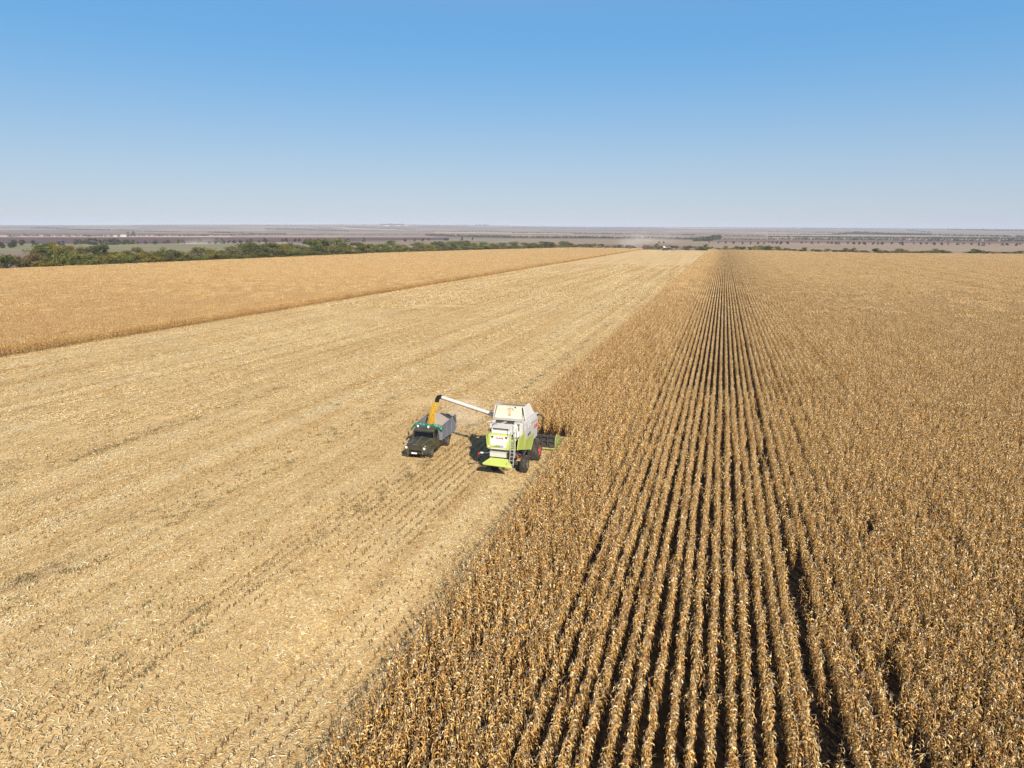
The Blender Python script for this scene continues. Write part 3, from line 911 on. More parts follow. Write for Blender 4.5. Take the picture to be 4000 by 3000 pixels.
# ------------------------------------------------------------------ machines
def wheel(parent, x, y, r, w, rim_mat, rim_r, side, lugs=22, lug_h=0.05, chev=0.55, name='wheel', loc_z=None):
    """wheel > tyre, rim; side = +1 when the outer face looks to +x"""
    e = empty(name, (x, y, r if loc_z is None else loc_z)); e.parent = parent
    t = MB(); h = w / 2
    rc = r - lug_h
    t.lathe_x([(-h * .82, rim_r * .98), (-h * .98, rim_r * 1.12), (-h, (rim_r + rc) / 2), (-h * .88, rc * .965), (-h * .6, rc), (h * .6, rc), (h * .88, rc * .965), (h, (rim_r + rc) / 2), (h * .98, rim_r * 1.12), (h * .82, rim_r * .98)], 0, 0, 0, 40)
    for i in range(lugs):
        for s in (-1, 1):
            a0 = 2 * math.pi * (i + (0.25 if s > 0 else -0.25)) / lugs
            da = chev * w / r * 0.5
            lw = 0.30 * 2 * math.pi / lugs
            rings = []
            for f in (0.02, 0.5, 0.97):
                a = a0 + da * f; xx = s * h * f
                rr0 = rc * (1 - 0.02 * f ** 3) - 0.01; rr1 = r * (1 - 0.03 * f ** 4)
                rings.append([(xx, rr0 * math.sin(a - lw / 2), rr0 * math.cos(a - lw / 2)), (xx, rr1 * math.sin(a - lw / 3), rr1 * math.cos(a - lw / 3)), (xx, rr1 * math.sin(a + lw / 3), rr1 * math.cos(a + lw / 3)), (xx, rr0 * math.sin(a + lw / 2), rr0 * math.cos(a + lw / 2))])
            t.loft(rings)
    t.build('tyre', M['tyre'], e)
    b = MB(); o = side * h
    b.lathe_x([(-h * .8 * 1, rim_r), (h * .8, rim_r)], 0, 0, 0, 28)
    b.lathe_x([(o * .80, rim_r * .98), (o * .9, rim_r * 1.0), (o * .92, rim_r * .9), (o * .80, rim_r * .78), (o * .80, rim_r * .3), (o * .95, rim_r * .27), (o * .95, rim_r * .1)], 0, 0, 0, 28)
    for k in range(8):
        a = 2 * math.pi * k / 8
        b.disc((o * .82, rim_r * .46 * math.cos(a), rim_r * .46 * math.sin(a)), (side, 0, 0), 0.025, 6, 0.02)
    b.build('rim', rim_mat, e, smooth=True)
    return e


def lettering(txt, mat, parent, name, loc, rot, size, shear=0.0, extr=0.008, sx=1.0):
    c = bpy.data.curves.new(name, 'FONT'); c.body = txt; c.size = size; c.extrude = extr; c.align_x = 'CENTER'; c.align_y = 'CENTER'; c.shear = shear; c.offset = 0.004
    t = bpy.data.objects.new(name, c); COL.objects.link(t)
    bpy.context.view_layer.update()
    me = bpy.data.meshes.new_from_object(t.evaluated_get(bpy.context.evaluated_depsgraph_get()))
    bpy.data.objects.remove(t)
    me.materials.clear(); me.materials.append(mat)
    o = bpy.data.objects.new(name, me); COL.objects.link(o); o.parent = parent
    o.location = loc; o.rotation_euler = rot; o.scale = (sx, 1, 1)
    return o


def make_combine():
    root = empty('combine_harvester', (-15.7, 51.0, -SL * 51.0)); root.rotation_euler = (-SL, 0, 0)
    tag(root, 'white and lime green combine harvester seen from behind, auger swung out over the truck', 'combine harvester', 'combine harvesters')
    # ---- body core and chassis
    b = MB()
    b.box(-1.0, 0.95, 0.6, 2.0, 1.9, 3.3); b.box(-1.25, 1.22, 2.0, 5.2, 1.75, 3.3)
    b.box(-0.9, 0.9, 0.2, 1.2, 1.9, 2.6)
    b.box(-0.75, 0.75, 2.4, 6.2, 1.05, 1.8)
    b.build('chassis', M['dark_metal'], root)
    # ---- upper body: white shell with rounded shoulders, its weaker sunlight painted in as grey
    def sec(y, xr, xl, z0, zs, zt):
        return [(xr, y, z0), (xr + .02, y, (z0 + zs) / 2), (xr, y, zs), (xr - .07, y, zs + .22), (xr - .25, y, zt - .06), (xr - .45, y, zt), (xl + .45, y, zt), (xl + .25, y, zt - .06), (xl + .07, y, zs + .22), (xl, y, zs), (xl - .02, y, (z0 + zs) / 2), (xl, y, z0)]
    b = MB()
    b.loft([sec(1.42, 1.44, -1.40, 3.0, 3.97, 4.46), sec(1.9, 1.42, -1.42, 2.5, 4.0, 4.47), sec(3.0, 1.47, -1.47, 2.4, 4.05, 4.50), sec(4.6, 1.50, -1.50, 2.3, 4.05, 4.50), sec(5.2, 1.50, -1.50, 2.3, 3.95, 4.3)])
    b.build('upper_body', M['grey_and_dimmed_white'], root, smooth=True, bevel=0.015)
    # right side: white panel coloured grey as the less sunlit side, louvre windows, seam
    s = MB()
    s.slab([(1.50, 1.27, 3.62), (1.53, 1.62, 2.94), (1.54, 3.95, 2.84), (1.545, 5.2, 2.95), (1.545, 5.25, 3.98), (1.53, 3.6, 4.02), (1.50, 1.45, 3.98)], (-0.05, 0, 0))
    s.build('side_panel', M['grey_and_dimmed_white'], root, bevel=0.01)
    for (y0, y1, z0, z1, yo) in ((1.35, 2.75, 3.80, 4.12, 0.0), (2.0, 2.9, 3.10, 3.28, 0.05)):
        g_ = MB()
        for k in range(5):
            z = z0 + (z1 - z0) * k / 5
            g_.box(1.48 + .02 * (y0 > 1.9), 1.54 + .02 * (y0 > 1.9), y0, y1, z, z + (z1 - z0) / 8, tone=.5)
        g_.box(1.42, 1.505 + .035 * (y0 > 1.9), y0 - .04, y1 + .04, z0 - .04, z1 + .04)
        g_.build('side_louvre', M['mid_metal'] if y0 > 1.9 else M['grey_and_dimmed_white'], root)
    fr = MB()
    for (ya, za, yb, zb) in ((1.3, 3.78, 1.3, 4.16), (1.3, 4.16, 2.8, 4.2), (2.8, 4.2, 2.8, 3.78), (2.2, 3.78, 2.2, 4.18), (1.3, 3.95, 2.8, 3.98)):
        fr.tube([(1.555, ya, za), (1.555, yb, zb)], 0.022, 6)
    fr.build('side_rail', M['white'], root)
    g_ = MB(); g_.tube([(1.553, 2.6, 3.98), (1.56, 5.2, 3.72)], 0.012, 5); g_.build('panel_seam', M['dark_metal'], root)
    lettering('CLAAS', M['red_letter'], root, 'lettering', (1.549, 4.45, 3.35), (R(90), 0, R(90)), 0.46, 0.25, 0.012, 0.8)
    # left side the same, simpler
    s = MB(); s.slab([(-1.50, 1.27, 3.62), (-1.53, 1.62, 2.94), (-1.54, 3.95, 2.84), (-1.545, 5.2, 2.95), (-1.545, 5.25, 3.98), (-1.53, 3.6, 4.02), (-1.50, 1.45, 3.98)], (0.05, 0, 0))
    s.build('side_panel', M['grey_and_dimmed_white'], root, bevel=0.01)
    # lower green flanks
    for sd in (1, -1):
        s = MB()
        st_ = [((1.25, .0, 2.50), (1.35, .05, 3.42)), ((1.33, .95, 2.28), (1.44, .6, 3.53)), ((1.40, 1.6, 2.08), (1.48, 1.25, 3.62)), ((1.42, 2.0, 1.98), (1.50, 1.6, 2.96)), ((1.47, 3.2, 1.66), (1.51, 3.2, 2.88)), ((1.48, 3.75, 2.14), (1.51, 3.75, 2.86)), ((1.48, 4.3, 2.64), (1.51, 4.3, 2.86))]
        rg = []
        for lo_, hi_ in st_:
            rg.append([(sd * lo_[0], lo_[1], lo_[2]), (sd * hi_[0], hi_[1], hi_[2]), (sd * (hi_[0] - .06), hi_[1], hi_[2]), (sd * (lo_[0] - .06), lo_[1], lo_[2])])
        s.loft(rg)
        s.slab([(sd * 1.46, 3.2, 1.62), (sd * 1.47, 4.35, 2.70), (sd * 1.49, 5.0, 2.95), (sd * 1.49, 5.15, 2.95), (sd * 1.50, 4.5, 2.64), (sd * 1.49, 3.35, 1.60)], (-sd * 0.1, 0, 0))
        s.build('green_flank', M['lime'], root, bevel=0.012)
    # ---- rear hood
    prof = [(0.06, 2.40), (0.0, 2.55), (0.0, 3.1), (0.06, 3.50), (0.16, 3.60), (0.34, 3.66), (1.3, 3.72), (1.3, 2.40)]
    b = MB(); xs = [-1.27, -1.20, -1.05, 0.44, 0.56, 0.62]
    rings = []
    for x, ins in zip(xs, (0.10, 0.03, 0.0, 0.0, 0.03, 0.10)):
        rings.append([(x, y + (ins if y < .5 else 0), z - (ins * .6 if z > 3.4 else 0) + (ins * .5 if z < 2.5 else 0)) for y, z in prof])
    b.loft(rings)
    b.build('rear_hood', M['lime'], root, smooth=True)
    b = MB(); b.slab([(-.99, 0.045, 3.54), (-.97, -0.004, 3.1), (-.94, -0.004, 2.55), (-.93, 0.035, 2.44), (.26, 0.035, 2.44), (.30, -0.004, 2.6), (.45, -0.004, 3.15), (.55, 0.045, 3.54)], (0, -0.018, 0))
    b.build('rear_panel', M['white'], root, bevel=0.006)
    lettering('CLAAS', M['red_letter'], root, 'lettering', (-0.22, -0.012, 3.35), (R(90), 0, 0), 0.20, 0.0, 0.012, 1.05)
    lettering('LEXION', M['grey_letter'], root, 'lettering', (-0.27, -0.026, 2.71), (R(90), 0, 0), 0.19, 0.2, 0.006, 1.1)
    g_ = MB(); g_.box(-.9, .28, -.028, -.02, 2.60, 2.612); g_.build('trim_line', M['mid_metal'], root)
    for x in (-.82, .33):
        g_ = MB(); g_.disc((x, 0.0, 3.40), (0, -1, 0), 0.085, 14, 0.05); g_.box(x - .13, x + .13, -.012, 0.06, 3.46, 3.50)
        g_.build('tail_lamp', M['dark_metal'], root)
    g_ = MB(); g_.disc((-1.12, 0.0, 2.62), (0, -1, 0), 0.075, 16, 0.03); g_.build('round_badge', M['white'], root)
    # left green cheek further forward
    b = MB(); b.slab([(-1.30, 0.7, 3.1), (-1.30, 0.75, 3.72), (-1.36, 1.1, 3.85), (-1.38, 1.9, 3.5), (-1.38, 1.9, 3.0)], (0.08, 0, 0)); b.build('green_cheek', M['lime'], root)
    # ---- engine deck, bay and cooling box
    b = MB(); b.box(-1.20, 1.22, 1.36, 2.0, 4.475, 4.51); b.box(.66, 1.38, .98, 1.42, 3.25, 4.43); b.box(-1.30, -.92, .82, 1.42, 3.2, 4.25); b.build('engine_deck', M['grey_and_dimmed_white'], root, bevel=0.02)
    b = MB(); b.box(-.92, .66, .80, 1.0, 3.7, 4.12); b.box(-.92, .66, 1.30, 1.42, 3.7, 4.44)
    b.build('engine_bay', M['dark_metal'], root)
    b = MB()
    b.tube([(-.86, .95, 4.24), (-.35, 1.05, 4.26), (-.12, 1.25, 4.36)], 0.11, 10); b.tube([(-.5, .9, 4.2), (.0, 1.2, 4.4)], 0.06, 8)
    b.tube([(-.88, .55, 4.26), (-.62, .66, 4.3)], 0.11, 12); b.box(.08, .26, 1.0, 1.15, 4.1, 4.3); b.box(.34, .48, .98, 1.12, 4.1, 4.32)
    b.build('engine_pipe', M['mid_metal'], root, smooth=True)
    b = MB(); b.disc((-.90, .52, 4.26), (-.8, -.6, 0), 0.085, 12, 0.02); b.build('exhaust_mouth', M['black'], root)
    b = MB(); b.box(-.89, .58, .26, .78, 3.66, 3.90); b.box(-.94, -.88, .22, .80, 3.60, 4.14); b.box(.58, .70, .22, .80, 3.60, 4.14); b.box(-.89, .58, .5, .78, 3.9, 4.12)
    b.build('radiator_housing', M['white'], root, bevel=0.012)
    b = MB(); b.box(-.885, .575, .36, .51, 3.905, 4.11); b.build('radiator_screen', M['mid_metal'], root)
    b = MB(); b.slab([(-.96, .16, 4.12), (.72, .16, 4.10), (.70, .78, 4.32), (-.80, .78, 4.32)], (0, 0, 0.035)); b.build('radiator_lid', M['grey_and_dimmed_white'], root, bevel=0.01)
    b = MB(); b.tube([(-.5, .8, 4.33), (-.46, .86, 4.42)], .02, 6); b.tube([(.25, .8, 4.33), (.29, .86, 4.42)], .02, 6); b.build('lid_stay', M['dark_metal'], root)
    b = MB(); b.box(.72, 1.22, .45, 1.3, 3.35, 4.42); b.build('filter_housing', M['white'], root, bevel=0.12)
    b = MB(); b.tube([(1.22, .42, 3.95), (1.22, .42, 4.40)], .05, 10); b.tube([(1.22, .42, 4.40), (1.22, .42, 4.47)], [.05, .12], 12); b.build('air_intake', M['mid_metal'], root, smooth=True)
    # ---- ladder and rails
    b = MB()
    for x in (.70, 1.00):
        b.tube([(x, -.34, 1.22), (x, -.14, 2.4), (x, -.06, 3.5), (x, .18, 4.0)], .019, 6)
    for k in range(9):
        z = 1.4 + k * .3; y = -.34 + (z - 1.22) * .145
        b.tube([(.70, min(y, -.02), z), (1.00, min(y, -.02), z)], .016, 6)
    b.box(.80, .92, -.42, -.30, 1.12, 1.24)
    b.build('ladder', M['grey_and_dimmed_white'], root)
    b = MB()
    for pts in ([(.62, -.02, 2.4), (.62, .0, 4.15), (.66, .4, 4.25)], [(.50, .0, 3.6), (.52, .05, 4.2)], [(1.06, -.1, 1.9), (1.08, -.02, 3.9), (1.12, .3, 4.2)], [(1.12, .3, 4.2), (1.34, 1.0, 4.25), (1.34, 1.1, 3.4)], [(1.12, .3, 4.2), (1.12, .3, 3.3)], [(1.14, .3, 3.75), (1.36, 1.05, 3.85)], [(1.25, .7, 4.22), (1.25, .7, 3.35)], [(-1.34, .9, 4.35), (-1.30, .3, 4.5), (-1.0, .9, 4.5)]):
        b.tube(pts, .022, 6)
    b.build('handrail', M['white'], root)
    b = MB(); b.box(.64, 1.10, 0.05, .55, 3.20, 3.26); b.box(.66, 1.06, .06, .12, 2.42, 3.2); b.box(.70, 1.02, .02, .08, 2.5, 2.58); b.build('step_platform', M['lime'], root)
    b = MB()
    for k in range(4): b.box(.70, 1.02, -.01, .05, 2.62 + k * .17, 2.66 + k * .17)
    b.build('step_bracket', M['dark_metal'], root)
    # ---- straw chopper and spreader tray
    b = MB(); b.box(-1.03, .36, .02, .7, 1.78, 2.20); b.box(-1.05, .38, -.02, .04, 2.16, 2.22)
    b.build('straw_chopper', M['grey_and_dimmed_white'], root, bevel=0.02)
    b = MB(); b.tube([(.40, .0, 1.85), (.40, -.02, 2.2), (.62, -.02, 2.2), (.62, 0, 1.85), (.40, 0, 1.85)], .03, 6); b.box(.4, 1.25, .1, .5, 1.75, 2.05); b.tube([(.7, .1, 1.55), (1.25, .05, 1.48)], .09, 8); b.tube([(.9, .2, 1.5), (.9, .2, 2.2)], .05, 8); b.tube([(1.0, 0.1, 2.15), (1.45, .3, 2.1)], .05, 6)
    b.build('rear_frame', M['dark_metal'], root)
    b = MB(); b.slab([(-.98, .08, 1.70), (.50, .08, 1.68), (.95, -.40, 1.22), (.86, -.50, 1.19), (-1.40, -.50, 1.27), (-1.53, -.40, 1.32)], (0, 0.02, -0.05))
    b.box(.48, .52, -.42, .08, 1.36, 1.5)
    b.build('spreader_tray', M['lime'], root, bevel=0.012)
    # chaff lying on the flat surfaces
    gc = np.random.default_rng(55); a_ = Acc()
    for (x0, x1, y0_, y1_, z0, z1, n_) in ((-1.2, .8, -.45, .05, 1.30, 1.68, 150), (-1.1, .5, .32, .8, 3.69, 3.71, 60), (-1.2, 1.2, 1.02, 1.95, 4.51, 4.51, 110), (.66, 1.08, .06, .5, 3.27, 3.27, 25), (-2.6, 2.4, 8.42, 8.6, 1.41, 1.41, 120)):
        for _ in range(n_):
            f = gc.random(); y = y0_ + (y1_ - y0_) * f; z = z0 + (z1 - z0) * f
            a_.rib(ribbon_np(np.array([gc.uniform(x0, x1), y, z + .012]), gc.uniform(0, 6.28), gc.uniform(-.1, .3), gc.uniform(-.3, .1), gc.uniform(.04, .14), gc.uniform(.012, .03), 1, gc.uniform(-.5, .5)), gc.random())
    co = bpy.data.objects.new('chaff', a_.mesh('chaff', M['litter'])); COL.objects.link(co); co.parent = root; co['kind'] = 'stuff'
    # ---- light arms
    b = MB(); b.tube([(-.92, .0, 2.45), (-.95, -.12, 2.2), (-1.2, -.18, 2.12), (-1.9, -.2, 2.08)], .025, 6); b.tube([(.9, .0, 2.2), (1.34, -.18, 2.12)], .03, 6); b.build('lamp_arm', M['mid_metal'], root)
    b = MB(); b.box(-1.73, -1.50, -.25, -.15, 2.05, 2.17); b.build('tail_light', M['lens'], root, bevel=0.03)
    for x in (-1.87, 1.32):
        b = MB(); b.disc((x, -.2, 2.03), (0, -1, 0), .09, 12, .04); b.box(x - .05, x + .05, -.2, -.16, 1.9, 2.03); b.build('red_reflector', M['red_lens'], root)
    # ---- axles and wheels
    b = MB(); b.box(-1.1, 1.1, 2.05, 2.3, .6, .85); b.box(-.15, .15, 1.9, 2.5, .7, 1.8); b.box(-1.0, 1.0, 5.3, 5.7, .8, 1.1); b.tube([(.2, 2.1, .9), (1.2, 3.0, 1.75)], .06, 8); b.tube([(1.0, 2.2, 1.2), (1.35, 2.6, 1.9)], .05, 6)
    b.build('axle', M['dark_metal'], root)
    for sd in (1, -1):
        wheel(root, sd * 1.25, 2.15, .73, .50, M['wheel_grey'], .34, sd, 22, .045, .75)
        wheel(root, sd * 1.25, 5.5, .93, .86, M['red_rim'], .46, sd, 24, .055, .6)
    # ---- grain tank extension
    b = MB()
    for sd in (1, -1):
        b.slab([(sd * 1.34, 1.92, 4.48), (sd * 1.16, 1.95, 5.52), (sd * 1.24, 3.35, 5.56), (sd * 1.47, 4.2, 4.52)], (sd * 0.03, 0, 0))
        b.tube([(sd * 1.34, 1.92, 4.47), (sd * 1.16, 1.95, 5.52)], .032, 6)
    b.build('tank_flap', M['white'], root, bevel=0.004)
    b = MB(); b.slab([(-1.28, 2.06, 4.49), (1.28, 2.06, 4.47), (1.10, 2.30, 5.42), (-1.10, 2.30, 5.42)], (0, 0.03, 0)); b.build('tank_rear_sheet', M['dusty_white'], root)
    b = MB(); b.slab([(-1.3, 4.1, 4.49), (1.3, 4.1, 4.49), (1.05, 3.3, 5.36), (-1.05, 3.3, 5.36)], (0, 0.03, 0)); b.build('tank_front_sheet', M['dusty_white'], root)
    b = MB(); b.tube([(-1.12, 2.28, 5.44), (1.12, 2.28, 5.44)], .03, 6)
    b.tube([(-1.28, 2.04, 4.5), (1.28, 2.04, 4.5)], .03, 6)
    b.build('tank_frame', M['white'], root)
    b = MB(); b.tube([(1.05, 2.03, 4.52), (1.02, 2.24, 5.4)], .02, 6); b.tube([(.12, 2.24, 5.30), (.30, 2.17, 5.12)], .018, 6); b.tube([(-.28, 2.17, 5.10), (-.08, 2.22, 5.28)], .018, 6); b.disc((.40, 2.24, 5.35), (0, -1, .2), .07, 10, .04)
    b.build('tank_fitting', M['dark_metal'], root)
    b = MB(); b.slab([(-.10, 2.035, 4.70), (.08, 2.035, 4.70), (.10, 2.215, 5.32), (-.06, 2.215, 5.32)], (0, -.012, 0)); b.build('grain_streak', plain('grain_dust_streak', (0.48, 0.34, 0.2), 0.9, noise=0.3), root)
    # ---- unloading auger
    B0 = np.array([-1.42, 3.78, 4.10]); T0 = np.array([-7.50, 6.12, 4.80]); dv = (T0 - B0) / np.linalg.norm(T0 - B0)
    au = MB(); au.tube([B0 + dv * .35, T0], .155, 16)
    for s_ in (2.6, 4.7): au.tube([B0 + dv * s_, B0 + dv * (s_ + .05)], .172, 16)
    au = au.build('unloading_auger', M['white'], root, smooth=True)
    b = MB(); b.tube([(-1.2, 3.7, 3.3), (-1.35, 3.74, 3.9), B0 + dv * .12, B0 + dv * .42], [.2, .2, .19, .175], 14); b.build('auger_elbow', M['black'], au, smooth=True)
    b = MB(); b.tube([T0 - dv * .06, T0 + dv * .18 + [0, 0, .0], T0 + dv * .42 + [0, 0, -.12], T0 + dv * .58 + [0, 0, -.36], T0 + dv * .60 + [0, 0, -.56]], [.18, .185, .19, .2, .2], 14); b.build('auger_spout', M['black'], au, smooth=True)
    b = MB(); b.tube([B0 + dv * .3 + [0, 0, -.17], T0 + [0, 0, -.17]], .028, 6); b.build('auger_rail', M['mid_metal'], au)
    # ---- cab
    b = MB(); b.loft([[(-1.0, 5.25, 2.0), (1.0, 5.25, 2.0), (1.05, 6.7, 2.0), (-1.05, 6.7, 2.0)], [(-1.0, 5.25, 3.62), (1.0, 5.25, 3.62), (1.1, 7.0, 3.62), (-1.1, 7.0, 3.62)]]); b.build('cab_window', M['glass'], root)
    b = MB(); b.box(-1.1, 1.1, 5.22, 7.1, 3.63, 3.82); b.build('cab_roof', M['white'], root, bevel=0.06)
    b = MB()
    for sd in (1, -1):
        b.tube([(sd * 1.0, 6.6, 3.72), (sd * 1.2, 6.62, 3.76), (sd * 1.62, 6.6, 3.72), (sd * 1.68, 6.6, 3.6)], [.07, .07, .03, .03], 8)
    b.build('mirror_arm', M['black'], root)
    for sd in (1, -1):
        b = MB(); b.box(sd * 1.70 - .11, sd * 1.70 + .11, 6.54, 6.62, 3.22, 3.62); b.build('mirror', M['dark_metal'], root, bevel=0.02)
    b = MB(); b.loft([[(-.7, 5.6, 1.1), (.7, 5.6, 1.1), (.7, 5.6, 2.0), (-.7, 5.6, 2.0)], [(-.7, 8.5, .35), (.7, 8.5, .35), (.7, 8.5, 1.1), (-.7, 8.5, 1.1)]]); b.build('feeder_house', M['mid_metal'], root)
    # ---- maize header
    hx0, hx1 = -2.72, 2.32
    b = MB(); b.box(hx0, hx1, 8.62, 8.70, .30, 1.38); b.box(hx0, hx1, 8.40, 8.62, 1.26, 1.40); b.box(hx0, hx1, 8.4, 8.62, .26, .42)
    for x in np.linspace(hx0 + .05, hx1 - .05, 9): b.box(x - .05, x + .05, 8.44, 8.62, .42, 1.26)
    b.tube([(1.4, 8.42, .9), (2.3, 8.42, .86)], .05, 8); b.box(1.85, 2.3, 8.3, 8.6, .4, .62); b.tube([(hx0, 9.0, .62), (hx1, 9.0, .62)], .2, 12)
    hd = b.build('maize_header', M['dark_metal'], root)
    b = MB(); b.tube([(hx0, 8.42, .22), (hx1, 8.42, .22)], .08, 10); b.build('header_tube', M['dull_lime'], hd)
    for x in (hx0 - .03, hx1 + .03):
        b = MB(); b.slab([(x - .04, 8.5, .2), (x - .04, 8.55, 1.1), (x - .04, 9.0, 1.45), (x - .04, 10.2, 1.05), (x - .04, 11.3, .25), (x - .04, 9.6, .1)], (.08, 0, 0)); b.build('end_panel', M['dull_lime'], hd, bevel=.02)
    for x in np.linspace(hx0, hx1, 9):
        b = MB(); w_ = .17
        b.loft([[(x - w_, 9.3, .45), (x + w_, 9.3, .45), (x + w_ * .7, 9.3, .9), (x, 9.3, 1.02), (x - w_ * .7, 9.3, .9)], [(x - w_, 10.1, .32), (x + w_, 10.1, .32), (x + w_ * .7, 10.1, .66), (x, 10.1, .76), (x - w_ * .7, 10.1, .66)], [(x - .03, 11.3, .12), (x + .03, 11.3, .12), (x + .02, 11.3, .16), (x, 11.3, .18), (x - .02, 11.3, .16)]])
        b.build('row_divider', M['dull_lime'], hd, smooth=True)
    return root


combine = make_combine()


def make_truck():
    root = empty('tipper_truck', (-24.15, 57.0, -SL * 57.0)); root.rotation_euler = (-SL, 0, R(0.6))
    tag(root, 'old olive-green tipper truck with a tall grey bed, being filled beside the green combine', 'truck', 'trucks on the field')
    # chassis
    b = MB()
    for x in (-.42, .42): b.box(x - .05, x + .05, -3.6, 2.7, .62, .84)
    for y in (-3.0, -1.0, .4, 1.8): b.box(-.42, .42, y - .06, y + .06, .66, .82)
    b.box(-.9, .9, -2.56, -2.44, .42, .56); b.tube([(-.8, 1.15, .51), (.8, 1.15, .51)], .11, 10); b.tube([(0, 1.15, .51), (0, .9, .51)], [.26, .2], 12)
    b.box(.44, .52, -.6, 2.0, .55, .66); b.box(-.35, .35, -3.5, -2.2, .55, 1.1)
    b.build('chassis_frame', M['dark_metal'], root)
    b = MB(); b.tube([(.85, -.75, .72), (.85, .15, .72)], .24, 14); b.build('fuel_tank', M['olive_dark'], root, smooth=True)
    b = MB(); b.box(-1.05, -.6, -.7, .1, .55, .92); b.build('tool_box', M['olive_dark'], root, bevel=.02)
    # hood
    b = MB()
    def hs(y, w, zt, zb): return [(-w, y, zb), (-w * .98, y, zt - .16), (-w * .82, y, zt - .04), (-w * .4, y, zt), (0, y, zt + .02), (w * .4, y, zt), (w * .82, y, zt - .04), (w * .98, y, zt - .16), (w, y, zb)]
    b.loft([hs(-3.74, .60, 1.40, .95), hs(-3.60, .64, 1.47, .95), hs(-3.0, .70, 1.58, .95), hs(-2.12, .88, 1.72, .95)])
    hood = b.build('hood', M['olive'], root, smooth=True)
    b = MB(); b.tube([(0, -3.72, 1.45), (0, -3.0, 1.61), (0, -2.2, 1.75)], .016, 6); b.tube([(-.24, -3.745, 1.42), (.1, -3.76, 1.43)], .018, 6); b.build('hood_trim', M['wheel_grey'], hood)
    # grille
    b = MB(); b.box(-.60, .60, -3.80, -3.72, .92, 1.36); g_ = b.build('grille', M['olive_dark'], root, bevel=.03)
    b = MB()
    for z in (.99, 1.08, 1.17, 1.26): b.box(-.55, .55, -3.835, -3.79, z, z + .042)
    for x in (-.28, 0, .28): b.box(x - .012, x + .012, -3.825, -3.79, .97, 1.30)
    b.build('grille_bar', M['olive'], g_, bevel=.008)
    # fenders
    for sd in (-1, 1):
        b = MB(); rings = []
        for (y, zt, zb, wo) in ((-3.78, 1.12, .86, 1.00), (-3.70, 1.26, .82, 1.06), (-3.4, 1.33, .95, 1.10), (-3.12, 1.35, 1.06, 1.13), (-2.8, 1.36, 1.14, 1.14), (-2.45, 1.34, 1.14, 1.14), (-2.15, 1.27, 1.05, 1.13), (-1.95, 1.15, .85, 1.11), (-1.84, 1.0, .62, 1.09)):
            rings.append([(sd * .55, y, zb), (sd * .55, y, zt - .03), (sd * .75, y, zt), (sd * (wo - .14), y, zt - .01), (sd * (wo - .03), y, zt - .09), (sd * wo, y, zb)])
        b.loft(rings); b.build('fender', M['olive'], root, smooth=True)
        b = MB(); b.disc((sd * .82, -3.80, 1.16), (0, -1, 0), .135, 18, .05); hl = b.build('headlight', M['lens'], root, smooth=True)
        b = MB(); b.tube([(sd * .82, -3.70, 1.16), (sd * .82, -3.82, 1.16)], .155, 18); b.build('headlight_rim', M['olive_dark'], hl)
        b = MB(); b.disc((sd * .88, -3.73, 1.36), (0, -1, .2), .055, 10, .05); b.build('indicator', M['amber_lens'], root)
        b = MB(); b.box(sd * .98 - .14, sd * .98 + .14, -1.85, -.9, .48, .56); b.build('running_board', M['olive_dark'], root, bevel=.015)
    # bumper and plate
    b = MB(); b.loft([[(x, y, .66), (x, y - .06, .68), (x, y - .07, .76), (x, y - .06, .84), (x, y, .86)] for x, y in ((-1.12, -3.66), (-1.0, -3.80), (-.5, -3.86), (.5, -3.86), (1.0, -3.80), (1.12, -3.66))])
    b.build('bumper', M['olive_dark'], root, smooth=True)
    b = MB()
    for x in (-.62, .72): b.tube([(x, -3.94, .62), (x, -3.95, .92)], .025, 6)
    b.build('bumper_guard', M['wheel_grey'], root)
    b = MB(); b.box(-.29, .20, -3.965, -3.945, .68, .80); b.build('number_plate', M['plate'], root)
    # cab
    b = MB()
    def cs(z, w, y0, y1, r=.12): return [(-w, y0 + r, z), (-w + r, y0, z), (w - r, y0, z), (w, y0 + r, z), (w, y1 - r, z), (w - r, y1, z), (-w + r, y1, z), (-w, y1 - r, z)]
    b.loft([cs(.62, 1.04, -2.2, -.92), cs(1.1, 1.08, -2.2, -.90), cs(1.66, 1.06, -2.22, -.90)])
    cab = b.build('cab', M['olive'], root, smooth=True)
    b = MB(); b.loft([cs(2.17, .95, -1.98, -.94), cs(2.30, .93, -1.95, -.95, .16), cs(2.39, .78, -1.80, -1.05, .18), cs(2.41, .5, -1.6, -1.2, .18)]); b.build('cab_roof', M['olive'], root, smooth=True)
    b = MB(); b.slab([(-.86, -2.0, 2.20), (.86, -2.0, 2.20), (.80, -2.16, 2.15), (-.80, -2.16, 2.15)], (0, 0, -.02)); b.build('sun_visor', M['olive_dark'], root)
    b = MB()
    for x, y in ((-1.0, -.98), (1.0, -.98), (-.97, -1.98), (.97, -1.98)): b.tube([(x * 1.02, y, 1.64), (x * .94, y, 2.2)], .035, 6)
    for x in (-1.0, 1.0): b.tube([(x, -1.80, 1.66), (x * .94, -1.74, 2.19)], .025, 6)
    b.build('cab_pillar', M['olive'], root)
    b = MB(); b.loft([[(-.98, -1.86, 1.665), (-.80, -2.20, 1.665), (.80, -2.20, 1.665), (.98, -1.86, 1.665)], [(-.90, -1.80, 2.17), (-.74, -1.99, 2.17), (.74, -1.99, 2.17), (.90, -1.80, 2.17)]], cap=False); b.build('windshield', M['glass'], root)
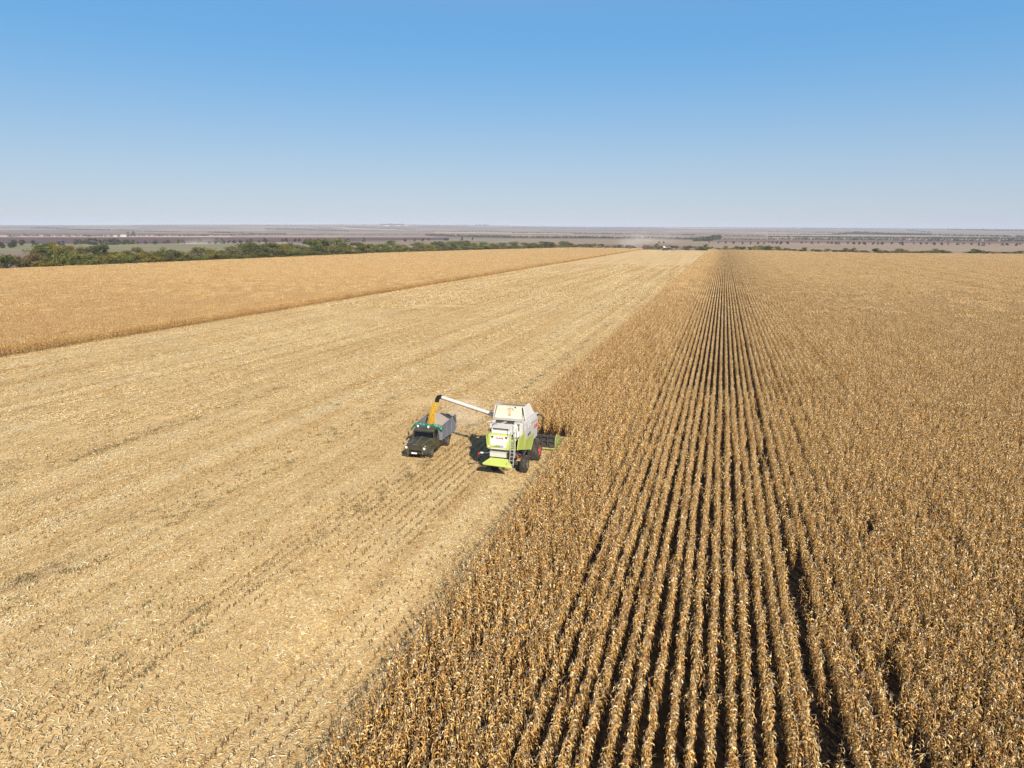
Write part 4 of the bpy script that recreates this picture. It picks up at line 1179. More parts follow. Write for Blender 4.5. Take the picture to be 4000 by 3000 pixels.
    for sd in (-1, 1):
        b = MB(); b.slab([(sd * 1.01, -1.80, 1.67), (sd * 1.01, -1.0, 1.67), (sd * .935, -1.0, 2.17), (sd * .935, -1.75, 2.17)], (-sd * .012, 0, 0)); b.build('side_window', M['glass'], root)
        b = MB(); b.box(sd * 1.075 - .02, sd * 1.075 + .02, -1.78, -1.0, .72, 1.63); d = b.build('door', M['olive'], root, bevel=.012)
        b = MB(); b.tube([(sd * 1.11, -1.2, 1.45), (sd * 1.11, -1.05, 1.45)], .016, 6); b.build('door_handle', M['wheel_grey'], d)
        b = MB(); b.tube([(sd * 1.02, -1.95, 1.75), (sd * 1.34, -2.05, 1.80), (sd * 1.36, -2.05, 1.95)], .012, 5); b.build('mirror_arm', M['dark_metal'], root)
        b = MB(); b.box(sd * 1.37 - .08, sd * 1.37 + .08, -2.08, -2.04, 1.66, 2.02); b.build('mirror', M['dark_metal'], root, bevel=.02)
    b = MB(); b.box(-.9, .9, -1.5, -1.0, 1.1, 1.35); b.box(-.9, .9, -1.08, -.98, 1.3, 1.9); b.build('cab_seat', M['dark_metal'], root, bevel=.04)
    b = MB(); b.slab([(-.86, -.93, 1.74), (.86, -.93, 1.74), (.80, -.93, 2.14), (-.80, -.93, 2.14)], (0, .012, 0)); b.build('rear_window', M['glass'], root)
    for x in (-.62, .36):
        b = MB(); b.disc((x, -1.72, 2.50), (0, -1, .1), .10, 14, .05); rl = b.build('roof_lamp', M['lens'], root, smooth=True)
        b = MB(); b.tube([(x, -1.70, 2.50), (x, -1.58, 2.50)], [.115, .07], 14); b.tube([(x, -1.66, 2.38), (x, -1.66, 2.46)], .03, 6); b.build('lamp_housing', M['dark_metal'], rl)
    # wheels
    for sd in (-1, 1):
        wheel(root, sd * .88, -2.5, .51, .27, M['wheel_grey'], .27, sd, 26, .022, .3)
        wheel(root, sd * .98, 1.15, .51, .26, M['wheel_grey'], .27, sd, 26, .022, .3)
        wheel(root, sd * .68, 1.15, .51, .26, M['wheel_grey'], .27, sd, 26, .022, .3)
        b = MB(); b.slab([(sd * .55, 1.72, .45), (sd * 1.12, 1.72, .45), (sd * 1.12, 1.70, 1.05), (sd * .55, 1.70, 1.05)], (0, .015, 0)); b.build('mud_flap', M['black'], root)
    # tipper bed
    y0, y1, W_ = -.78, 2.78, 1.25
    b = MB(); b.box(-W_, W_, y0, y1, 1.10, 1.22)
    for y in np.linspace(y0 + .2, y1 - .2, 6): b.box(-W_ + .05, W_ - .05, y - .05, y + .05, 1.0, 1.10)
    bed = b.build('tipper_bed', M['bed'], root)
    def side(sd):
        s = MB(); x = sd * W_
        s.box(min(x, x - sd * .05), max(x, x - sd * .05), y0, y1, 1.22, 2.10)
        for z in (1.24, 1.52, 1.80, 2.06): s.box(min(x, x + sd * .035), max(x, x + sd * .035), y0, y1, z, z + .045)
        for y in (y0 + .02, y0 + 1.18, y0 + 2.36, y1 - .08): s.box(min(x, x + sd * .055), max(x, x + sd * .055), y, y + .06, 1.16, 2.14)
        s.build('side_board', M['bed'], bed)
        s = MB(); s.slab([(x, y0, 2.12), (x, y1, 2.16), (x + sd * .07, y1, 2.64), (x + sd * .05, y1 - .6, 2.62), (x + sd * .03, y0, 2.44)], (-sd * .03, 0, 0))
        for y in (y0 + .03, y0 + 1.2, y0 + 2.4): s.box(min(x, x + sd * .04), max(x, x + sd * .04), y, y + .05, 2.1, 2.48)
        s.build('extension_board', M['bed'], bed)
    side(1); side(-1)
    s = MB(); s.box(-W_ + .05, W_ - .05, y0, y0 + .05, 1.22, 2.46)
    for x in (-.8, 0, .62, 1.0): s.box(x - .03, x + .03, y0 - .05, y0, 1.2, 2.4)
    s.box(.55, 1.2, y0 - .045, y0, 1.8, 1.86); s.build('front_board', M['bed'], bed)
    s = MB(); s.box(-W_ + .05, W_ - .05, y1 - .05, y1, 1.22, 2.14); s.box(-W_ - .02, W_ + .02, y1 - .03, y1 + .03, 2.14, 2.60)
    s.build('tailgate', M['bed_in'], bed)
    return root


truck = make_truck()

# load, grain stream, tarpaulin and red cloth rest on or fall into the truck: things of their own
g = np.random.default_rng(21)
b = MB(); nx, ny = 16, 20; V = []
for j in range(ny + 1):
    for i in range(nx + 1):
        x = -1.19 + 2.38 * i / nx; y = -.72 + 3.44 * j / ny
        z = 1.24 + .55 * math.exp(-((x + .05) ** 2 + (y - .1) ** 2) / .9) + .16 + g.normal(0, .01)
        V.append((x, y, z))
b.add(V, [(j * (nx + 1) + i, j * (nx + 1) + i + 1, (j + 1) * (nx + 1) + i + 1, (j + 1) * (nx + 1) + i) for j in range(ny) for i in range(nx)], .5)
o = b.build('grain_heap', M['grain'], loc=(-24.15, 57.0, -SL * 57)); tag(o, 'yellow maize grain lying in the grey truck bed', 'grain', kind='stuff')

TIP = np.array([-15.7 - 8.06, 51 + 6.36, -SL * 51 - SL * 6.3 + 4.36])
BOT = np.array([-24.25, 57.05, -SL * 57 + 1.9])
b = MB(); nr = 34; rings = []
for i in range(nr + 1):
    t = i / nr
    c = TIP * (1 - t) + BOT * t + np.array([-.30 * math.sin(math.pi * t) * .5, 0, .12 * math.sin(math.pi * t)])
    rr = .065 + .12 * t ** 1.3
    ring = []
    for k in range(18):
        a = 2 * math.pi * k / 18
        f = rr * (1 + .14 * math.sin(3 * a + 9 * t) + .16 * math.sin(21 * t + 1.5 * a) + g.normal(0, .13))
        ring.append((c[0] + f * math.cos(a), c[1] + f * .75 * math.sin(a), c[2]))
    rings.append(ring)
b.loft(rings); b.t = [float(np.clip(g.normal(.55, .25), 0, 1)) for _ in b.v]
for _ in range(11000):
    t = g.random(); c = TIP * (1 - t) + BOT * t; rr = (.10 + .19 * t) * (.75 + abs(g.normal(0, .34))); a = g.uniform(0, 6.28)
    p = c + [-.15 * math.sin(math.pi * t) + rr * math.cos(a), rr * .8 * math.sin(a), .12 * math.sin(math.pi * t) + g.normal(0, .03)]
    s_ = g.uniform(.012, .026)
    b.add([p + [s_, 0, 0], p + [-s_, 0, 0], p + [0, s_, 0], p + [0, -s_, 0], p + [0, 0, s_], p + [0, 0, -s_]], [(0, 2, 4), (2, 1, 4), (1, 3, 4), (3, 0, 4), (2, 0, 5), (1, 2, 5), (3, 1, 5), (0, 3, 5)], float(g.random()))
o = b.build('grain_stream', M['grain']); tag(o, 'yellow maize grain pouring from the black auger spout into the truck', 'grain', kind='stuff')

b = MB(); nu, nv = 60, 14; V = []
for i in range(nu + 1):
    u = i / nu; x = -1.62 + 3.0 * u
    sag = -.42 * smooth(.84, 1.0, np.array(1 - u)) - .22 * smooth(.8, 1.0, np.array(u))
    for k in range(nv):
        a = 2 * math.pi * k / nv
        rr = .13 + .025 * math.sin(13 * u + 2 * a) + .03 * math.sin(31 * u - a) + g.normal(0, .012)
        V.append((x, -.86 + rr * .95 * math.cos(a), 2.40 + float(sag) + rr * 1.25 * math.sin(a) + .02 * math.sin(9 * u)))
Fc = [(i * nv + k, i * nv + (k + 1) % nv, (i + 1) * nv + (k + 1) % nv, (i + 1) * nv + k) for i in range(nu) for k in range(nv)]
Fc += [tuple(range(nv)), tuple(nu * nv + k for k in range(nv - 1, -1, -1))]
b.add(V, Fc)
o = b.build('tarpaulin', M['tarp'], loc=(-24.15, 57.0, -SL * 57)); tag(o, 'green tarpaulin rolled up along the front of the grey truck bed', 'tarpaulin')
b = MB(); rings = []
for z, w_ in ((1.62, .16), (1.75, .2), (1.92, .17), (2.02, .09)):
    rings.append([(.78 + .05 * math.cos(a), -1.15 + w_ * math.sin(a), z) for a in np.linspace(0, 6.28, 9)[:-1]])
b.loft(rings)
o = b.build('red_cloth', M['red_cloth'], loc=(-24.15, 57.0, -SL * 57), smooth=True); tag(o, 'red cloth hanging behind the side window of the olive truck', 'cloth')

# machines at the far end of the field
c2 = copy_tree(combine); p = at(2591, 978); c2.location = (p[0], p[1], p[2]); c2.rotation_euler = (-SL, 0, R(200))
tag(c2, 'small white combine harvester far off, in front of trees at the end of the stubble', 'combine harvester', 'combine harvesters')
t2 = copy_tree(truck); p = at(2628, 978); t2.location = (p[0], p[1], p[2]); t2.rotation_euler = (0, 0, R(-65))
tag(t2, 'tiny grey-bedded truck right of the far white combine', 'truck', 'trucks on the field')
t3 = copy_tree(truck); p = at(2460, 977.5); t3.location = (p[0], p[1], p[2]); t3.rotation_euler = (0, 0, R(80))
tag(t3, 'tiny dark truck beside the far dust cloud at the edge of the left corn', 'truck', 'trucks on the field')
# ------------------------------------------------------------------ trees
def crown_mesh(name, g, H, Wd, n, leaf, base=0.12, clumps=16, bushy=True, sparse=0.0):
    """foliage of many small faces gathered in clumps; unit: metres, foot at z=0"""
    a = Acc()
    C = []
    for _ in range(clumps):
        t = g.uniform(0, 1); z = H * (base + (0.93 - base) * t)
        env = math.sin(math.pi * (0.18 + 0.78 * t)) ** (0.55 if bushy else 0.9)
        r = Wd / 2 * env * math.sqrt(g.uniform(0.05, 0.8)); an = g.uniform(0, 6.28)
        C.append((r * math.cos(an), r * math.sin(an), z, g.uniform(0.16, 0.30) * Wd * (0.75 + 0.3 * g.random()), g.normal(0.5, 0.16)))
    for _ in range(n):
        c = C[g.integers(len(C))]
        d = g.normal(0, 1, 3); d /= np.linalg.norm(d)
        rr = c[3] * g.random() ** 0.45
        p = np.array([c[0] + d[0] * rr, c[1] + d[1] * rr, max(0.15, c[2] + d[2] * rr * 0.75)])
        nn = d + g.normal(0, 0.7, 3); nn /= np.linalg.norm(nn)
        u = np.cross(nn, g.normal(0, 1, 3)); u /= np.linalg.norm(u); v = np.cross(nn, u)
        s = leaf * g.uniform(0.5, 1.15)
        tone = float(np.clip(c[4] + g.normal(0, 0.14), 0, 1))
        a.quad([p + s * u * .5, p + s * v * .32, p - s * u * .5, p - s * v * .36], tone)
    return a.mesh(name, M['crown'])


def trunk_mesh(name, g, H, Wd):
    b = MB()
    b.tube([(0, 0, -.3), (g.normal(0, .05) * H * .2, 0, H * .25), (g.normal(0, .04) * H, g.normal(0, .03) * H, H * .6), (0, g.normal(0, .04) * H, H * .88)], [H * .022, H * .018, H * .010, H * .004], 7)
    for k in range(7):
        an = g.uniform(0, 6.28); z = H * g.uniform(.22, .6); L = Wd * g.uniform(.25, .45)
        b.tube([(0, 0, z), (math.cos(an) * L * .5, math.sin(an) * L * .5, z + L * .4), (math.cos(an) * L, math.sin(an) * L, z + L * .8)], [H * .009, H * .006, H * .002], 5)
    return b.mesh(name, M['bark'])


KIND = {}
def kinds():
    KIND['tall'] = [(crown_mesh('crown', np.random.default_rng(30 + i), 1 * 12, 8.5, 3600, 0.62, .05, 34), trunk_mesh('trunk', np.random.default_rng(60 + i), 12, 8.5)) for i in range(5)]
    KIND['bush'] = [(crown_mesh('crown', np.random.default_rng(40 + i), 6, 8.0, 1800, 0.55, .04, 16), trunk_mesh('trunk', np.random.default_rng(70 + i), 5, 6)) for i in range(4)]
    KIND['bare'] = [(crown_mesh('crown', np.random.default_rng(50 + i), 11, 6, 300, 0.40, .3, 14, False), trunk_mesh('trunk', np.random.default_rng(80 + i), 11, 7)) for i in range(2)]
    KIND['small'] = [(crown_mesh('crown', np.random.default_rng(90 + i), 6, 5.5, 1700, 0.7, .03, 13), trunk_mesh('trunk', np.random.default_rng(95 + i), 6, 5)) for i in range(4)]
kinds()
REFH = {'tall': 12.0, 'bush': 6.0, 'bare': 11.0, 'small': 6.0}
REFW = {'tall': 8.5, 'bush': 8.0, 'bare': 6.5, 'small': 5.5}
gt = np.random.default_rng(77)


def tree(kind, pos, H, Wd, col, name, label, group, cat='tree', i=None):
    me = KIND[kind][gt.integers(len(KIND[kind])) if i is None else i]
    e = empty(name, pos, gt.uniform(0, 6.28))
    sz = H / REFH[kind]; sw_ = Wd / REFW[kind]
    e.scale = (sw_, sw_, sz)
    tag(e, label, cat, group)
    c = bpy.data.objects.new('crown', me[0]); COL.objects.link(c); c.parent = e; c.color = (*col, 1)
    t = bpy.data.objects.new('trunk', me[1]); COL.objects.link(t); t.parent = e
    return e


def beyond(px, py, off):
    """foot of a tree: on the bearing of the pixel, a little outside the field's edge"""
    v = ray(px, py); h = np.array([v[0], v[1]]); h /= np.linalg.norm(h)
    rr = np.arange(200, 1300, 1.0)
    ins = in_poly(h[0] * rr, h[1] * rr, EDGE)
    r = rr[np.where(ins)[0][-1]] + off
    return np.array([h[0] * r, h[1] * r, float(terrain(h[0] * r, h[1] * r))])


def height_for(P, px, py):
    """height of the thing at P whose top is seen at photo row py"""
    lo, hi = 0.5, 40
    for _ in range(40):
        m_ = (lo + hi) / 2
        if proj(P + [0, 0, m_])[1][0] > py: lo = m_
        else: hi = m_
    return lo


DK, MD, YG, RU, OL = (0.120, 0.136, 0.030), (0.182, 0.192, 0.040), (0.295, 0.250, 0.044), (0.220, 0.150, 0.052), (0.190, 0.168, 0.050)
CN = {DK: 'dark green', MD: 'mid-green', YG: 'yellowing', RU: 'rusty brown', OL: 'dull olive'}
HEDGE = [  # (x, top, colour, kind, distance behind the field edge, width)
    (20, 998, DK, 'bush', 5, 12), (88, 1003, RU, 'bush', 7, 9), (95, 962, RU, 'bare', 14, 6), (130, 990, RU, 'bush', 8, 9), (160, 946, DK, 'tall', 18, 9), (198, 940, YG, 'tall', 20, 7),
    (185, 995, OL, 'bush', 6, 9), (235, 958, OL, 'tall', 16, 9), (262, 955, YG, 'tall', 20, 8), (270, 990, MD, 'bush', 5, 10), (318, 966, OL, 'tall', 14, 9), (365, 953, DK, 'tall', 16, 9), (400, 955, DK, 'tall', 18, 8), (345, 1000, YG, 'bush', 5, 9),
    (405, 996, YG, 'bush', 6, 9), (455, 980, YG, 'tall', 10, 10), (500, 975, MD, 'tall', 9, 9), (535, 966, OL, 'tall', 14, 8), (560, 985, YG, 'bush', 6, 11), (610, 978, MD, 'tall', 8, 10), (635, 957, RU, 'bare', 16, 8), (655, 971, DK, 'tall', 9, 12), (705, 985, YG, 'bush', 6, 10),
    (730, 992, RU, 'bush', 8, 8), (770, 963, OL, 'tall', 12, 10), (815, 972, YG, 'tall', 9, 11), (860, 976, MD, 'tall', 8, 10), (905, 960, OL, 'tall', 12, 11), (950, 946, MD, 'tall', 14, 13), (985, 944, MD, 'tall', 16, 12), (1010, 955, DK, 'tall', 8, 12),
    (1060, 946, MD, 'tall', 12, 14), (1105, 952, YG, 'tall', 10, 11), (1140, 946, MD, 'tall', 12, 13), (1180, 962, RU, 'tall', 8, 9), (1215, 938, MD, 'tall', 14, 16), (1262, 931, MD, 'tall', 16, 16), (1312, 928, MD, 'tall', 16, 16), (1350, 948, MD, 'tall', 10, 13),
    (1395, 946, MD, 'tall', 11, 15), (1440, 952, YG, 'tall', 10, 12), (1480, 953, MD, 'tall', 10, 12), (1524, 938, MD, 'tall', 14, 14), (1570, 953, YG, 'tall', 10, 12), (1625, 944, MD, 'tall', 12, 15), (1670, 953, YG, 'tall', 10, 13), (1712, 940, MD, 'tall', 14, 16),
    (1765, 939, MD, 'tall', 14, 16), (1812, 937, MD, 'tall', 14, 16), (1850, 947, YG, 'tall', 10, 14), (1885, 946, MD, 'tall', 12, 15), (1925, 951, OL, 'tall', 10, 12), (1960, 946, MD, 'tall', 12, 14), (2005, 942, MD, 'tall', 12, 16), (2050, 948, OL, 'tall', 10, 15), (2085, 947, MD, 'tall', 10, 14),
    (2125, 941, DK, 'tall', 12, 16), (2152, 946, DK, 'tall', 10, 15), (2204, 940, MD, 'tall', 10, 15), (2230, 951, DK, 'bush', 8, 12)]
HEDGE.sort(key=lambda t: t[0])
SIZEW = {'tall': 'tree', 'bush': 'low bushy tree', 'bare': 'thin half-bare tree'}
for n, (px, py, col, kd, off, wd) in enumerate(HEDGE):
    P = beyond(px, py, off); H = height_for(P, px, py)
    j = gt.uniform(.88, 1.12)
    tree(kd, P, H, wd * gt.uniform(1.15, 1.4), tuple(c * j for c in col), 'bush' if kd == 'bush' else 'tree', f'{CN[col]} {SIZEW[kd]} in the tall windbreak behind left corn, {ordinal(n + 1)} from left', 'windbreak trees behind the left corn')

n = 0
for px in np.arange(6, 2240, 31):
    P = beyond(px, 0, gt.uniform(3, 7)); top = np.interp(px, [t[0] for t in HEDGE], [t[1] for t in HEDGE])
    H = max(3.0, height_for(P, px, top) * gt.uniform(.42, .66)); col = [MD, MD, YG, DK, OL, MD][gt.integers(6)]; n += 1
    tree('bush', P, H, gt.uniform(9, 13) * (1 + px / 4000), tuple(c * .95 for c in col), 'bush', f'{CN[col]} bush at the foot of the windbreak behind left corn, {ordinal(n)} from left', 'bushes at the foot of the windbreak', 'bush')

FAR = [(2246, 956, OL), (2271, 951, OL), (2294, 952, OL), (2316, 949, YG), (2348, 953, MD), (2375, 961, OL), (2402, 959, MD), (2422, 957, DK), (2452, 957, DK), (2470, 960, DK), (2524, 957, RU), (2542, 961, OL), (2567, 952, OL), (2588, 962, OL), (2618, 960, DK), (2637, 959, OL),
       (2674, 963, OL), (2692, 960, OL), (2723, 961, YG), (2740, 962, OL), (2757, 955, MD), (2775, 961, MD), (2805, 968, OL), (2836, 961, MD), (2858, 968, OL), (2881, 960, OL), (2904, 962, MD), (2930, 965, MD), (2954, 960, YG), (2974, 959, MD), (2996, 960, MD),
       (3012, 963, DK), (3037, 963, OL), (3052, 973, MD), (3072, 967, OL), (3100, 972, OL), (3122, 975, MD), (3142, 967, MD), (3176, 973, OL), (3202, 974, RU), (3231, 972, MD), (3265, 976, MD), (3288, 976, YG), (3306, 969, OL), (3338, 969, OL), (3362, 979, MD), (3386, 977, OL), (3421, 969, OL), (3440, 980, MD), (3466, 978, DK), (3495, 980, OL), (3516, 972, OL),
       (3540, 977, YG), (3566, 981, OL), (3590, 980, DK), (3612, 980, OL), (3636, 978, MD), (3653, 971, MD), (3678, 977, DK), (3700, 979, DK), (3782, 984, OL), (3811, 972, DK), (3838, 979, MD), (3862, 982, MD), (3888, 983, YG), (3915, 985, MD), (3940, 984, DK), (3965, 983, MD), (3983, 980, DK), (4010, 982, MD)]
for n, (px, py, col) in enumerate(FAR):
    P = beyond(px, py, gt.uniform(4, 14)); H = max(3.2, height_for(P, px, py))
    j = gt.uniform(.8, 1.1)
    wd = gt.uniform(10, 15) if px < 2800 or px > 3540 else gt.uniform(9, 13)
    tree('bush' if gt.random() < .55 else 'small', P, H, wd, tuple(c * j for c in col), 'tree', f'{CN[col]} small tree, {ordinal(n + 1)} from the left along the far end of the field', 'small trees along the far end of the field')

# scattered trees on the plain
MIDL = [(10, 945, 24, DK), (40, 950, 18, MD), (58, 936, 30, DK), (90, 935, 24, DK), (130, 937, 20, OL), (230, 942, 16, DK), (247, 941, 17, OL), (300, 934, 22, OL), (318, 934, 20, RU), (335, 934, 20, OL), (352, 931, 24, DK), (372, 932, 24, DK), (392, 935, 20, RU), (412, 936, 20, OL), (430, 931, 25, MD), (448, 932, 24, MD), (462, 935, 18, DK), (485, 935, 20, MD), (500, 934, 20, MD), (520, 937, 16, RU), (540, 943, 10, OL), (568, 941, 12, DK), (606, 936, 18, OL),
        (642, 940, 12, RU), (655, 936, 14, OL), (698, 936, 16, MD), (714, 936, 16, OL), (780, 932, 18, DK), (820, 940, 12, OL), (848, 930, 22, DK), (870, 934, 18, OL), (895, 939, 11, DK), (915, 938, 13, OL), (942, 936, 14, DK), (966, 936, 13, RU), (980, 931, 18, OL), (1010, 938, 12, RU), (1037, 929, 18, DK), (1106, 932, 12, OL), (1118, 930, 14, DK), (1152, 931, 13, DK), (1170, 931, 14, DK), (1195, 932, 12, RU), (1210, 930, 12, OL), (1360, 932, 13, DK), (1422, 928, 16, OL), (1583, 932, 12, DK), (1620, 932, 10, DK), (1651, 930, 12, DK), (1675, 930, 10, OL), (1739, 930, 10, DK), (1750, 930, 10, DK), (1805, 926, 12, DK), (1846, 927, 10, DK)]
RGT = [(2575, 943, 8, OL), (2592, 943, 8, DK), (2770, 942, 7, OL), (2805, 944, 6, DK), (2835, 943, 8, DK), (2865, 943, 9, DK), (2900, 945, 8, OL), (2932, 944, 9, DK), (2962, 945, 9, DK), (2985, 945, 9, DK)] + [(3000 + x / 2.212, 840 + 225 / 2.212 + .0035 * x, h, c) for x, h, c in
       ((10, 7, DK), (40, 9, OL), (75, 10, DK), (110, 12, DK), (170, 11, DK), (290, 9, DK), (330, 6, RU), (380, 10, DK), (435, 8, OL), (515, 8, RU), (550, 9, DK), (585, 11, OL), (610, 10, OL), (690, 9, DK), (740, 11, OL), (790, 11, DK), (830, 12, DK), (910, 11, DK), (950, 10, OL), (985, 11, DK), (1070, 9, DK), (1140, 8, OL), (1160, 12, DK), (1260, 8, RU), (1320, 9, DK), (1370, 8, OL), (1435, 11, DK), (1500, 11, DK), (1555, 9, OL), (1640, 10, RU), (1690, 7, OL), (1760, 9, OL), (1820, 11, DK), (1860, 12, DK), (1910, 7, OL), (2025, 10, DK), (2065, 10, DK), (2145, 12, DK), (2180, 8, OL))]
for lst, lab, grp in ((MIDL, 'tree by the dark ploughed strip, {} from left in its row', 'trees along the dark ploughed strip'), (RGT, 'round tree on the plain at right, {} from the left in its line', 'line of trees on the plain at right')):
    for n, (px, top, hp, col) in enumerate(sorted(lst)):
        P = ground_at(px, top + hp); H = height_for(P, px, top)
        wd = H * gt.uniform(.9, 1.35); j = gt.uniform(.75, 1.0)
        tree('small', P, H, wd, tuple(c * j * .62 for c in col), 'tree', f'{CN[col]} ' + lab.format(ordinal(n + 1)), grp)

# far-off belts of trees, one mass
wa = Acc(); gw = np.random.default_rng(5)


def belt(line, hp, dens=1.0, gap=0.0):
    """tree belt along a line of the plain; hp = its height in photo pixels"""
    xs = np.arange(line[0][0], line[-1][0], 2.2 / dens)
    for x in xs:
        if gw.random() < gap: continue
        x = x + gw.uniform(-1, 1); y = np.interp(x, [p[0] for p in line], [p[1] for p in line]); h_ = np.interp(x, [p[0] for p in line], hp) if hasattr(hp, '__len__') else hp
        P = ground_at(x, y); d = np.hypot(P[0], P[1]); s = d / F
        H = max(2.0, h_ * s * gw.uniform(.55, 1.15)); tone = float(np.clip(gw.normal(.45, .22), 0, 1))
        for _ in range(14):
            q = P + [gw.normal(0, .32) * H, gw.normal(0, .5) * H, H * gw.uniform(.05, .95)]
            w_ = H * gw.uniform(.16, .34)
            a1 = gw.uniform(0, 6.28); u = np.array([math.cos(a1), math.sin(a1), gw.normal(0, .4)]); v = np.array([gw.normal(0, .3), gw.normal(0, .3), 1.0])
            wa.quad([q + u * w_, q + v * w_ * .8, q - u * w_, q - v * w_ * .8], float(np.clip(tone + gw.normal(0, .1), 0, 1)))


BELTS = [([(122, 893), (181, 893), (271, 897), (430, 900)], 4, 1, 0), ([(448, 900), (565, 904), (705, 906)], 3.5, .8, .15), ([(818, 909), (1000, 914), (1113, 916)], 4.5, .8, .1), ([(1036, 895), (1181, 897), (1362, 903)], 4, 1, 0), ([(1353, 888), (1452, 891), (1640, 901)], 3, 1, .1),
         ([(1665, 921), (1814, 926), (1995, 929), (2362, 930), (2633, 933), (2710, 935)], 7, .9, .12), ([(1665, 916), (1995, 923)], 4, .7, .3), ([(2000, 910), (2316, 913), (2497, 916), (2714, 919)], 4, .9, .1), ([(2000, 889), (2226, 894), (2407, 900), (2588, 904)], 2.5, .8, .2),
         ([(2710, 943), (2764, 941), (2809, 937)], [10, 12, 17], 1.3, 0), ([(2714, 938), (2812, 933)], [8, 14], 1.2, 0), ([(2832, 922), (2995, 923)], 3.5, .7, .3), ([(2818, 935), (2995, 937)], 4, .8, .2),
         ([(3000, 926), (3316, 929), (3633, 932), (4000, 934)], 5, .9, .1), ([(3000, 936), (3316, 938), (3678, 942), (4000, 943)], 6, .7, .3), ([(3000, 931), (4000, 938)], 5, .5, .5), ([(3250, 914), (3339, 914), (3642, 920)], [3, 8, 4], 1.2, 0), ([(3360, 911), (3642, 916)], [3, 4], 1.2, 0), ([(3542, 899), (3633, 909)], 3, 1, 0), ([(3000, 907), (3258, 910)], 3, .8, .2), ([(3000, 916), (3307, 918)], 3, .8, .1), ([(3650, 920), (4000, 926)], 5, .9, .2),
         ([(0, 896), (120, 893)], 2, .6, .2), ([(620, 881), (760, 881), (950, 880), (1160, 881), (1480, 879), (1560, 878), (1700, 881), (1850, 880), (1990, 882)], 2.6, .5, .35), ([(1490, 879), (1580, 879)], 5, 1.0, .1), ([(1860, 881), (1910, 881)], 4, .8, .1), ([(2000, 884), (2300, 888), (2560, 889), (2900, 890), (3200, 892), (3500, 895), (3600, 897), (3800, 900), (4000, 902)], 2.4, .5, .35), ([(3700, 899), (4000, 903)], 4, .8, .2),
         ([(1160, 918), (1500, 918), (1640, 916)], 3, .5, .4), ([(1690, 905), (2000, 908)], 3, .7, .15)]
for b_ in BELTS: belt(*b_)
# low trees on the plain in a broken line, too small to tell apart
belt([(30, 925), (110, 923), (190, 924), (270, 924), (420, 924), (640, 922), (760, 922), (900, 920), (1010, 919), (1120, 917)], 6, .55, .45)
o = bpy.data.objects.new('distant_woods', wa.mesh('distant_woods', M['woods'])); COL.objects.link(o)
tag(o, 'far-off belts of trees between the fields of the hazy plain', 'woods', kind='stuff')


def shed(px, py, L, Wd, H, col, label, rz):
    P = ground_at(px, py); e = empty('farm_building', P, rz); tag(e, label, 'building')
    b = MB(); b.box(-L / 2, L / 2, -Wd / 2, Wd / 2, -.5, H); b.build('wall', col, e)
    b = MB(); b.slab([(-L / 2 - .4, -Wd / 2 - .5, H), (-L / 2 - .4, 0, H + Wd * .28), (-L / 2 - .4, Wd / 2 + .5, H)], (L + .8, 0, 0)); b.build('roof', M['roof'], e)
    b = MB()
    for k in range(4): b.box(-L * .38 + k * L * .25 - .7, -L * .38 + k * L * .25 + .7, -Wd / 2 - .06, -Wd / 2, H * .35, H * .75)
    b.build('window', M['dark_metal'], e)


M['roof'] = paint('weathered_roof', (0.45, 0.40, 0.34), .8, dirt=.4)
M['wall'] = paint('pale_plaster', (0.55, 0.50, 0.41), .8, dirt=.2)
shed(484, 925, 16, 8, 4.0, M['wall'], 'pale low farm building beside two taller trees on the plain at left', YAW + .1)
shed(452, 925, 10, 6, 3.0, M['wall'], 'smaller pale shed left of the farm building on the plain', YAW)
for n, (px, L) in enumerate(((1512, 46), (1556, 34), (1588, 24))):
    shed(px, 883, L, 14, 5, M['wall'], f'long white shed on the hazy skyline, {ordinal(n + 1)} from the left of three', YAW)
for n, (px, top, hp, col) in enumerate(((501, 906, 18, MD), (521, 903, 18, DK))):
    P = ground_at(px, top + hp); H = height_for(P, px, top)
    tree('small', P, H, H * .8, col, 'tree', ('mid-green' if n == 0 else 'dark green') + ' tall tree just right of the pale farm building', 'trees beside the farm building')
# ------------------------------------------------------------------ light, air, camera
SUN_DIR = Vector((0.95, -1.45, 1.0)).normalized()
sun_el = math.asin(SUN_DIR.z); sun_az = math.atan2(SUN_DIR.x, SUN_DIR.y)
sl = bpy.data.lights.new('sun', 'SUN'); sl.energy = 5.0; sl.angle = R(0.53); sl.color = (1.0, 0.925, 0.81)
so = bpy.data.objects.new('sun', sl); COL.objects.link(so)
so.rotation_euler = SUN_DIR.to_track_quat('Z', 'Y').to_euler()
so.location = (40, -60, 80)

w = bpy.data.worlds.new('World'); scene.world = w; w.use_nodes = True
nt = w.node_tree; nt.nodes.clear()
sky = nt.nodes.new('ShaderNodeTexSky'); sky.sky_type = 'NISHITA'; sky.sun_disc = False
sky.sun_elevation = sun_el; sky.sun_rotation = sun_az
sky.altitude = 400; sky.air_density = 1.0; sky.dust_density = 0.3; sky.ozone_density = 2.0
bg = nt.nodes.new('ShaderNodeBackground'); bg.inputs['Strength'].default_value = 0.080
ow = nt.nodes.new('ShaderNodeOutputWorld')
